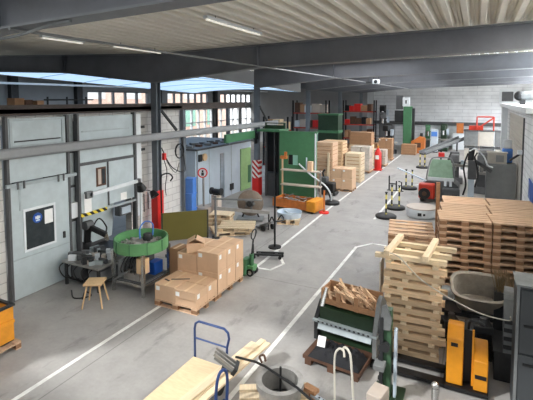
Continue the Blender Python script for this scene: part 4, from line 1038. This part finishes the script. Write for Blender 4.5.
MB().tube(crv([(-.02,-.14,.2),(-.03,-.14,.5),(-.02,-.09,.74),(0,.0,.79),(.02,.07,.7),(.02,.08,.45),(.0,.08,.2)]), .022).build('loop_handle', M['blue'], bl)
MB().tube(crv([(-.1,-.48,.2),(-.12,-.46,.4),(-.1,-.38,.46),(-.06,-.3,.4),(-.06,-.28,.2)]), .022).build('loop_handle', M['blue'], bl)
for s in (-1,1):
    for y in (-.4,.1): MB().cyl((s*.1-.015,y,.08),(s*.1+.015,y,.08),.08).build('wheel', M['black'], bl)
# ================================================================== FAR ZONE
def crate(loc, s, label, m='cratew', rz=0, group=None, cat='crate'):
    """slatted wooden crate"""
    t = thing('wooden_crate', label, cat, loc, rz, group)
    x, y, z = s[0]/2, s[1]/2, s[2]
    MB().bx(-x+.02, x-.02, -y+.02, y-.02, .02, z-.02).build('body', M['cratew'], t)
    f = MB()
    n = 4
    for k in range(n):
        a = z*k/n+.022; b = z*(k+1)/n-.022
        f.bx(-x, x, -y, -y+.02, a, b).bx(x-.02, x, -y+.02, y, a, b)
    f.build('slats', M[m], t)
    for sx in (-1, 1): MB().bx(sx*(x-.06)-.04, sx*(x-.06)+.04, -y-.02, -y, 0, z).build('batten', M[m], t)
    MB().bx(-x, x, -y, y, z-.02, z).build('lid', M[m], t)
    return t
# pallet of cartons and crate tower beside the green enclosure
pallet_proto('pallet under the pale cartons at the aisle edge beyond the boom stand', 1.05, .85, (-5.93, 21.1, 0))
for i in range(2):
    for k in range(2):
        carton((-6.19+.52*i, 21.1, .144+.5*k), (.51,.8,.49), '%s %s carton on the pallet at the aisle edge beyond the boom stand' % (('lower','upper')[k], ('left','right')[i]), 0, 'cartons by the boom stand', 'f', 'card')
for k in range(3): crate((-6.9, 21.2, .8*k), (.95,.9,.8), '%s slatted crate of the tower beside the green enclosure' % ('lowest','middle','topmost')[k], 'pal', 0, 'crates beside the enclosure')
for k in range(3): crate((-7.2, 23.6, .75*k), (1.2,.9,.75), '%s slatted crate of the row behind the crate tower' % ('lowest','middle','topmost')[k], 'tape', 0, 'crates behind the tower')
for k in range(2): crate((-6.05, 23.7, .8*k), (.9,.9,.8), '%s pale crate behind the cartons at the aisle edge' % ('lower','upper')[k], 'pine', 0, 'crates behind the cartons')
single('timber', MB().bx(-.05,.05,-.05,.05,0,1.9), M['pine'], 'upright pale timber beside the cartons at the aisle edge', 'timber', (-6.62, 20.65, 0))
fs = thing('floor_machine', 'black wheeled floor cleaning machine between the green enclosure and the crates', 'cleaner', (-6.35, 19.75, 0))
MB().bx(-.4,.35,-.25,.25,.12,.6).build('body', M['black'], fs, .05); MB().bx(-.35,0,-.2,.2,.6,.85).build('tank', M['darkgrey'], fs, .04)
MB().tube(crv([(-.2,0,.85),(-.25,0,1.05),(-.15,0,1.2)]),.05).build('handle', M['black'], fs)
for s in (-1,1): MB().cyl((-.1,s*.26,.14),(-.1,s*.3,.14),.14).build('wheel', M['dark'], fs)
MB().bx(.35,.45,-.3,.3,.02,.16).build('brush_head', M['dark'], fs)
def wrapped(loc, s, label, m='film'):
    t = thing('wrapped_pallet_load', label, 'pallet load', loc)
    MB().bx(-s[0]/2-.03,s[0]/2+.03,-s[1]/2-.03,s[1]/2+.03,.1,.144).build('pallet_deck', M['pal'], t)
    for x in (-1,0,1): MB().bx(x*(s[0]/2-.06)-.06,x*(s[0]/2-.06)+.06,-s[1]/2,s[1]/2,0,.1).build('pallet_runner', M['palend'], t)
    for k in range(2):
        for i in range(2):
            MB().ob((-s[0]/4+s[0]/2*i, 0, .144+s[2]*(k+.5)/2), (s[0]/2-.02, s[1]-.04*k, s[2]/2-.02), R.uniform(-.03,.03)).build('wrapped_bundle', M[m], t, .03)
    return t
wrapped((-6.45,27.0,0),(1.2,1.0,1.5),'pallet load of small goods in shiny clear film at the aisle edge')
wrapped((-7.8,26.7,0),(1.1,1.0,1.3),'pallet load in clear film left of the one at the aisle edge', 'card')
lc = crate((-7.0,29.2,1.5),(1.5,.9,.85),'long brown crate on top of two stacked crates behind the wrapped pallets','cardd')
crate((-7.0,29.2,0),(1.5,.95,.75),'lowest crate under the long brown crate','ply'); crate((-7.0,29.2,.75),(1.5,.95,.75),'middle crate under the long brown crate','ply')
rc = thing('red_gas_cart', 'upright red cylinder cart with white tags at the edge of the aisle', 'cart', (-5.62, 27.9, 0))
MB().lathe([(0,.1),(.2,.1),(.22,.2),(.22,1.15),(.1,1.35),(.06,1.45),(0,1.45)], n=20).build('cylinder', M['red'], rc); MB().bx(-.25,.25,-.25,.25,.02,.1).build('cart_base', M['red'], rc)
MB().bx(-.12,.1,-.24,-.22,.75,1.0).build('paper_tag', M['paper'], rc); MB().cyl((0,0,1.45),(0,0,1.6),.05).build('valve', M['yellow'], rc)
MB().tube([(-.2,.25,.1),(-.2,.25,1.3),(.2,.25,1.3),(.2,.25,.1)],.02).build('frame', M['dark'], rc)
wrapped((-5.95,30.0,0),(1.0,.9,1.0),'pallet of pale packages with red straps beyond the red cylinder cart', 'beige')
for k in range(2):
    for i in range(2): carton((-6.35+.5*i,33.2,.144+.75*k),(.49,.8,.74),'%s %s brown carton on the farthest carton pallet by the aisle' % (('lower','upper')[k],('left','right')[i]),0,'far brown cartons','f','cardd')
pallet_proto('pallet under the farthest brown cartons by the aisle', 1.05, .85, (-6.1, 33.2, 0))
carton((-7.4,34.6,0),(.9,.8,1.1),'large brown carton on the floor left of the farthest carton pallet',0,None,'f','cardd')
# storage racks left behind the columns
def rack(x, y, w, levels, name, pal=('red','cardd','beige','rust','white')):
    t = thing('storage_rack', '%s' % name, 'rack', (x, y, 0))
    top = levels[-1]+.9
    for sx in (-1,1):
        for sy in (-.4,.4): MB().bx(sx*w/2-.05,sx*w/2+.05,sy-.05,sy+.05,0,top).build('upright', M['darkblue'], t)
    for z in levels:
        for sy in (-.4,.4): MB().bx(-w/2+.05,w/2-.05,sy-.03,sy+.03,z-.1,z-.02).build('beam', M['forkred'], t)
        MB().bx(-w/2+.05,w/2-.05,-.44,.44,z-.02,z).build('shelf', M['darkgrey'], t)
    n = 0
    for z in levels:
        xx = -w/2+.1; n_ = 0
        while xx < w/2-.35:
            s = R.uniform(.35,.6); s = min(s, w/2-.08-xx); h = R.uniform(.35,.75)
            n_ += 1
            b = single('storage_box', MB().bx(-s/2+.015,s/2-.015,-.35,.3,0,h), M[pal[R.randrange(len(pal))]], '%s box from the left on the %s shelf, %s' % (('first','second','third','fourth','fifth','sixth','seventh','eighth')[n_-1], {0:'lowest',1:'middle',2:'upper',3:'top'}[levels.index(z)], name), 'box', (x+xx+s/2, y, z), 0, 'boxes on the '+name)
            xx += s
rack(-11.2, 30.6, 2.6, [.15,1.35,2.5,3.6], 'near rack behind the fourth column')
rack(-8.9, 36.2, 2.6, [.15,1.35,2.5,3.6], 'far rack behind the fifth column', ('red','darkgrey','rust','cardd','darkblue'))
rack(-12.3, 27.0, 1.8, [.15,1.35,2.5], 'left rack beyond the green enclosure', ('cardd','beige','ply'))
nt = thing('mesh_container', 'dark green stacked mesh container standing behind the wrapped pallet loads', 'container', (-9.0, 28.4, 0))
for z0 in (0,1.2,2.4):
    MB().bx(-.7,.7,-.5,.5,z0+.08,z0+1.1).build('mesh_body', M['dgreen'], nt); MB().bx(-.74,.74,-.54,.54,z0+1.1,z0+1.2).build('rim', M['green'], nt)
    MB().bx(-.74,.74,-.54,.54,z0,z0+.08).build('base', M['green'], nt)
# far machines left of the aisle end
def mill(x, y, name, m='dark', h=2.6, rz=0, w=.5):
    t = thing('milling_machine', name, 'machine', (x, y, 0), rz)
    MB().bx(-w,w,-w,w,0,.35).build('base', M[m], t, .03)
    MB().bx(-w*.6,w*.6,0,w*.9,.35,h).build('column', M[m], t, .04)
    MB().bx(-w*.5,w*.5,-w*1.3,.1,h-.55,h-.1).build('head', M[m], t, .05)
    MB().cyl((0,-w*.9,h-.95),(0,-w*.9,h-.55),.1).build('spindle', M['chrome'], t)
    MB().bx(-w*1.6,w*1.6,-w*1.2,-.05,.95,1.08).build('table', M['steel'], t); MB().bx(-w*.5,w*.5,-w,-.05,.35,.95).build('knee', M['darkgrey'], t)
    MB().bx(w*.7,w*1.15,-w*.9,-w*.6,h-.9,h-.4).build('control_panel', M['whitemet'], t)
    MB().bx(w*.55,w*.75,-w*.8,-w*.7,h-.6,h-.5).build('panel_arm', M['dark'], t)
    return t
mill(-7.6, 39.5, 'dark milling machine with tall column left of the green tower', 'darkgrey', 3.4, .2)
mill(-6.55, 36.8, 'smaller dark milling machine behind the farthest cartons', 'dark', 2.5, -.3)
mill(-8.2, 42.6, 'black drilling machine against the white rear wall at its left end', 'black', 4.0, .1)
gt = thing('green_tower_machine', 'tall green machine column with a white control box on top at the aisle end', 'machine', (-5.35, 39.0, 0))
MB().bx(-.35,.35,-.35,.5,0,3.95).build('column', M['green'], gt, .03); MB().bx(-.45,.5,-.5,.6,0,.5).build('base', M['green'], gt)
MB().bx(-.45,.12,-.2,.3,3.97,4.75).build('control_box', M['white'], gt); MB().bx(-.22,-.1,-.22,-.2,4.2,4.5).build('display', M['dark'], gt)
MB().bx(-1.1,-.36,-.2,.2,2.6,3.6).build('side_motor', M['dark'], gt, .03); MB().bx(-1.0,-.45,-.15,.2,3.7,4.9).build('dark_arm', M['darkgrey'], gt)
MB().bx(.35,.55,-.15,.3,.5,3.8).build('cable_duct', M['dark'], gt)
crate((-4.95, 37.2, 0), (1.15,.9,.85), 'brown framed crate standing on the aisle end before the green tower', 'cardd')
om = thing('orange_machine', 'orange machine housing behind the brown framed crate', 'machine', (-4.35, 38.6, 0))
MB().prism([(-.6,0),(.5,0),(.5,1.3),(.1,1.45),(-.4,1.1),(-.6,1.0)], -.4, .4, 'y').build('housing', M['orange'], om, .02); MB().bx(-.3,.2,-.42,-.4,.5,.9).build('door', M['rust'], om)
MB().cyl((.2,0,1.4),(.2,0,1.7),.12).build('stack_pipe', M['dark'], om)
mill(-3.85, 40.6, 'green drilling machine right of the orange machine', 'green', 2.3, .1, .35)
lb = thing('blue_cabinet', 'pale blue upright switch cabinet at the far end', 'cabinet', (-3.2, 39.6, 0))
MB().bx(-.28,.28,-.3,.3,0.08,2.0).build('body', M['whitemet'], lb, .01); MB().bx(-.3,.3,-.32,.32,0,.08).build('plinth', M['dark'], lb); MB().bx(-.24,.24,-.33,-.3,1.4,1.8).build('display', M['crateblue'], lb)
mill(-2.55, 41.0, 'dark green milling machine against the rear wall beside the pale cabinet', 'dgreen', 2.4, -.1, .4)
mill(-2.7, 43.3, 'teal painted machine in the far right corner of the hall', 'teal', 2.2, 0, .4)
for k, (x, y, z, s, m, l) in enumerate(((-1.4,42.9,0,1.5,'white','white cube shaped tank at the rear wall'),(-.2,43.0,0,1.7,'beige','cream cube shaped tank at the rear wall'),(-1.3,42.9,1.5,.9,'orange','orange brown box on top of the white tank'),(1.15,43.0,0,1.9,'white','taller white tank in the rear right corner'))):
    b_ = thing('storage_tank', l, 'tank', (x, y, z)); MB().bx(-s*.32,s*.32,-s*.32,s*.32,0,s*.95).build('body', M[m], b_, .03); MB().bx(-s*.34,s*.34,-s*.34,s*.34,s*.95,s).build('lid', M[m], b_)
ic = thing('incline_conveyor', 'grey inclined conveyor with legs in front of the rear tanks', 'conveyor', (-2.1, 32.6, 0))
MB().beam((-1.3,-.5,.7),(1.2,1.6,1.7),.6,.12).build('belt', M['darkgrey'], ic)
MB().beam((-1.52,-.3,.82),(.98,1.8,1.82),.05,.16).build('side_guard', M['greymet'], ic); MB().beam((-1.08,-.7,.82),(1.42,1.4,1.82),.05,.16).build('side_guard', M['greymet'], ic)
for p in ((-1.1,-.33,.74),(-.1,.5,1.12),(.9,1.35,1.5)): MB().bx(p[0]-.05,p[0]+.05,p[1]-.05,p[1]+.05,0,p[2]).build('leg', M['dark'], ic)
# grey stacked steel boxes, right
k = 0
for i in range(3):
    for j in range(2):
        t = thing('steel_container', '%s grey brown steel container, %s from the left, before the right rear wall' % (('lower','upper')[j], ('first','second','third')[i]), 'container', (-.25+.98*i-.05*j, 34.0, j*1.2), 0, 'stacked steel containers')
        MB().bx(-.45,.45,-.45,.45,.1,1.12).build('body', M['greymet' if (i+j) % 2 else 'slat'], t, .01); MB().bx(-.48,.48,-.48,.48,1.12,1.2).build('rim', M['darkgrey'], t)
        for s in (-1,1): MB().bx(s*.35-.06,s*.35+.06,-.45,.45,0,.1).build('skid', M['darkgrey'], t)
pf = thing('pink_frame', 'red tubular frame standing on the grey steel containers', 'frame', (.55, 34.0, 2.4))
MB().tube([(.55,-.4,0),(.55,-.4,.95)],.05).build('post', M['forkred'], pf); MB().tube([(-.5,-.4,0),(-.5,-.4,.95)],.05).build('post', M['forkred'], pf)
MB().cyl((-.5,-.4,.95),(.55,-.4,.95),.05).build('top_bar', M['forkred'], pf); MB().cyl((-.5,-.4,.1),(.55,-.4,.9),.05).build('diagonal', M['forkred'], pf)
MB().bx(-1.0,-.1,-.3,.3,0,.3).build('red_cover', M['forkred'], pf)
# barrier posts along the right floor line
def barrier(x, y, label, n=1):
    t = thing('barrier_stand', label, 'barrier', (x, y, 0), 0, 'barrier stands along the aisle')
    MB().lathe([(0,0),(.4,0),(.4,.08),(.34,.12),(0,.12)], n=28).build('base', M['black'], t)
    for k in range(n):
        xx = -.15+.3*k if n > 1 else 0
        MB().cyl((xx,0,.1),(xx,0,.98),.034).build('post', M['yb'], t); MB().disc(.06,.98,1.0,(xx,0,0)).build('cap', M['black'], t)
barrier(-3.05,16.85,'nearest barrier stand with a yellow and black post and round rubber foot')
barrier(-2.95,18.4,'second barrier stand with a pair of banded posts and round foot',2)
barrier(-3.0,22.8,'third barrier stand along the right floor line, before the red vehicle',2)
barrier(-3.15,30.2,'farthest barrier stand with two banded posts at the aisle',2)
ch = thing('chain_sign', 'small black frame sign standing on the floor beside the third barrier stand', 'sign', (-3.55, 22.0, 0))
MB().tube([(-.3,0,0),(-.3,0,.75)],.035).build('post', M['dark'], ch); MB().tube([(.05,0,0),(.05,0,.5)],.035).build('post', M['dark'], ch); MB().cyl((-.3,0,.35),(.05,0,.35),.03).build('bar', M['dark'], ch); MB().tube([(.3,.0,0),(.3,0,.45),(.15,0,.5)],.03).build('hook', M['dark'], ch)
MB().bx(-.4,.4,-.06,.06,0,.03).build('base', M['black'], ch)
# low round platform
rpf = thing('round_platform', 'low round beige topped platform with a white rim on the floor', 'platform', (-1.83, 17.6, 0))
MB().disc(.56,.36,.4,n=44).build('top', M['beige'], rpf); MB().lathe([(0,.02),(.52,.02),(.56,.1),(.56,.36),(0,.36)], n=44).build('rim', M['white'], rpf)
MB().ob((.0,-.565,.2),(.14,.02,.12)).build('dark_mark', M['dark'], rpf); MB().ob((.16,-.545,.2),(.08,.02,.08),.28).build('dark_mark', M['dark'], rpf)
# red vehicle with tinted windscreen
fk = thing('tow_vehicle', 'red industrial vehicle with a tinted windscreen in a pale frame', 'vehicle', (-1.35, 21.1, 0))
MB().prism([(-.75,.2),(.75,.2),(.75,.75),(.5,.95),(-.55,.95),(-.8,.75)], -.7, .5, 'y').build('chassis', M['darkgrey'], fk, .03)
MB().bx(-.88,-.2,-1.1,-.7,.18,.85).build('red_body', M['forkred'], fk, .06)
MB().bx(.1,.8,-.95,-.7,.2,.7).build('front_cover', M['darkgrey'], fk, .06)
for x in (-.72,.6):
    for y in (-.75,.4):
        w_ = MB().cyl((x-.1,y,.27),(x+.1,y,.27),.27,n=24).build('wheel', M['black'], fk)
w_ = MB().cyl((-.62,-1.16,.42),(-.62,-1.1,.42),.25,n=24).build('spare_wheel', M['black'], fk); MB().cyl((-.62,-1.18,.42),(-.62,-1.16,.42),.1).build('hub', M['rust'], w_)
MB().tube(crv([(-.62,-.5,.95),(-.54,-.4,1.5),(-.40,-.3,1.9),(0,-.3,1.96),(.4,-.3,1.92),(.52,-.4,1.5),(.56,-.5,.95)]),.03).build('screen_frame', M['greymet'], fk)
MB().prism([(-.56,1.05),(.5,1.05),(.45,1.6),(.38,1.88),(-.38,1.88),(-.48,1.6)], -.38, -.36, 'y').build('windscreen', M['glassgreen'], fk)
MB().bx(-.55,.55,-.55,-.5,.95,1.08).build('dash', M['white'], fk); MB().bx(-.35,.35,0,.4,.95,1.5).build('seat', M['black'], fk, .05)
MB().cyl((-.1,-.2,1.0),(-.1,-.05,1.35),.03).build('steering_column', M['black'], fk)
for x in (.2,.42): MB().bx(x-.05,x+.05,-.75,-.7,.75,1.1).build('white_bar', M['white'], fk)
MB().bx(-.15,.1,-.2,.1,1.98,2.15).build('beacon', M['red'], fk)
MB().beam((-.6,-.6,.9),(-2.0,.3,1.25),.08,.05).build('side_bar', M['whitemet'], fk)
single('timber', MB().bx(-.05,.05,-.04,.04,0,2.2).bx(-.01,.08,-.06,-.04,.2,1.3), M['cratew'], 'upright brown timber leaning at the left corner of the tall pallet stacks', 'timber', (-.93, 13.2, 0), .2)
# robot style machine with hoses
ws = thing('welding_manipulator', 'tall pale post with dark cable covered welding arm behind the pallet stacks', 'machine', (-.12, 20.15, 0))
MB().bx(-.12,.12,-.12,.12,.05,1.65).build('post', M['whitemet'], ws); MB().bx(-.28,.35,-.35,.35,0,.05).build('base', M['dark'], ws)
MB().bx(-.14,.2,-.16,.16,1.2,2.0).build('carriage', M['darkgrey'], ws, .03); MB().cyl((-.05,0,2.0),(.0,0,2.5),.12).build('motor', M['dark'], ws)
MB().beam((.1,0,2.0),(.75,.1,1.55),.12,.14).build('arm', M['darkgrey'], ws)
MB().tube(crv([(-.1,-.1,2.4),(.15,-.1,2.5),(.45,-.1,2.2),(.6,-.1,1.85),(.8,-.05,1.75)]),.03).build('hose', M['white'], ws)
MB().tube(crv([(-.15,-.12,2.3),(-.3,-.1,1.7),(-.2,-.2,1.0),(-.3,-.1,.5)]),.035).build('cable', M['black'], ws)
MB().tube(crv([(.1,-.2,2.2),(.25,-.25,1.5),(.15,-.25,.9)]),.035).build('cable', M['black'], ws)
for k, (x, y, w_, h, m, l) in enumerate(((.35,23.4,.36,2.0,'midgrey','grey machine column behind the welding post, left of the slate cabinet machine'),(-1.0,25.6,.4,1.7,'midgrey','grey machine with a chuck behind the red vehicle'),(.7,26.2,.4,1.8,'midgrey','dark machine column next to the blockwork room'))):
    t = mill(x, y, l, m, h, .3*k-.2, w_)
    MB().tube(crv([(-.2,-.3,h),(-.4,-.5,h-.5),(-.3,-.6,1.4)]),.04).build('cable', M['black'], t)
# slate cabinet machine
gmc = thing('machine_control_cabinet', 'large slate grey machine cabinet with a small monitor housing on top', 'cabinet', (.95, 20.9, 0))
MB().bx(-.5,.62,-.3,.4,.08,1.85).build('body', M['slate'], gmc, .01); MB().bx(-.48,.6,-.28,.38,0,.08).build('plinth', M['black'], gmc)
MB().bx(-.46,.1,-.32,-.3,.15,1.78).build('door', M['slate'], gmc); MB().bx(.13,.58,-.32,-.3,.15,1.78).build('door', M['slate'], gmc)
MB().bx(-.46,.26,-.28,.2,1.85,2.3).build('monitor_housing', M['slat'], gmc, .01); MB().bx(-.15,.15,-.3,-.28,1.93,2.22).build('monitor_screen', M['slate'], gmc)
MB().bx(-.5,.3,-.3,.22,2.3,2.33).build('housing_top', M['slat'], gmc)
bb = thing('blue_bag', 'blue and white bag standing on the machine cabinet by the blockwork room', 'bag', (1.25, 21.15, 1.85))
MB().bx(-.2,.2,-.1,.15,0,.62).build('bag_body', M['crateblue'], bb, .05); MB().bx(-.16,.16,-.1,.12,.62,1.0).build('bag_top', M['white'], bb, .05)
wm = thing('swivel_lamp', 'white swivel arm fixed to the slatted door post of the blockwork room', 'lamp', (1.5, 18.2, 2.6))
MB().beam((0,0,0),(-.35,-.2,-.25),.06,.06).build('arm', M['dark'], wm); MB().bx(-.1,.05,-.1,.1,-.03,.12).build('head', M['white'], wm)
# blue panel with white stroke on the right wall
bpn = thing('notice_board', 'blue panel with a bold white stroke on the right block wall', 'board', (1.59, 15.6, 1.35))
MB().bx(-.02,0,-.9,.4,0,.72).build('board', M['signblue'], bpn)
MB().prism([(.2,.66),(.32,.66),(-.05,.2),(-.05,.08)], -.026, -.02, 'x').build('white_stroke', M['white'], bpn); MB().bx(-.024,-.02,-.9,.38,.0,.1).build('white_band', M['white'], bpn)
# on the roof of the blockwork room
fr_ = thing('foil_roll', 'silver foil covered duct roll lying on the roof of the blockwork room', 'roll', (2.3, 22.0, 4.36))
MB().tube([(-.6,0,.38),(1.6,-.1,.38)], .2, 20).build('roll', M['greymet'], fr_); MB().ball((-.62,0,.38),.22,(1,1,1)).build('dark_end', M['dark'], fr_)
for x in (-.5,1.2): MB().bx(x-.1,x+.1,-.2,.2,0,.19).build('cradle', M['dark'], fr_)
vg = thing('wall_vent', 'square dark ventilation grille on a white panel high on the rear wall', 'vent', (2.3, 44.2, 4.3))
MB().bx(-.5,.9,-.06,0,-.1,1.2).build('frame', M['white'], vg); MB().bx(-.3,.6,-.09,-.06,.1,.95).build('grille', M['darkgrey'], vg)
MB().bx(1.4,2.0,-.3,-.05,-.1,1.2).build('white_post', M['white'], vg)
# ------------------------------------------------------------------ light
w = bpy.data.worlds.new('world'); S.world = w; w.use_nodes = True
bg = w.node_tree.nodes['Background']; bg.inputs[0].default_value = (.93, .965, 1.0, 1); bg.inputs[1].default_value = 2.6
sun = bpy.data.lights.new('sun', 'SUN'); sun.energy = 3.; sun.angle = .05
so = bpy.data.objects.new('sun', sun); COL.objects.link(so); so.rotation_euler = (math.radians(35), math.radians(-40), 0); 
S.view_settings.view_transform = 'Standard'; S.view_settings.look = 'None'; S.view_settings.gamma = 1
S.view_settings.use_curve_mapping = False
S.view_settings.exposure = .3
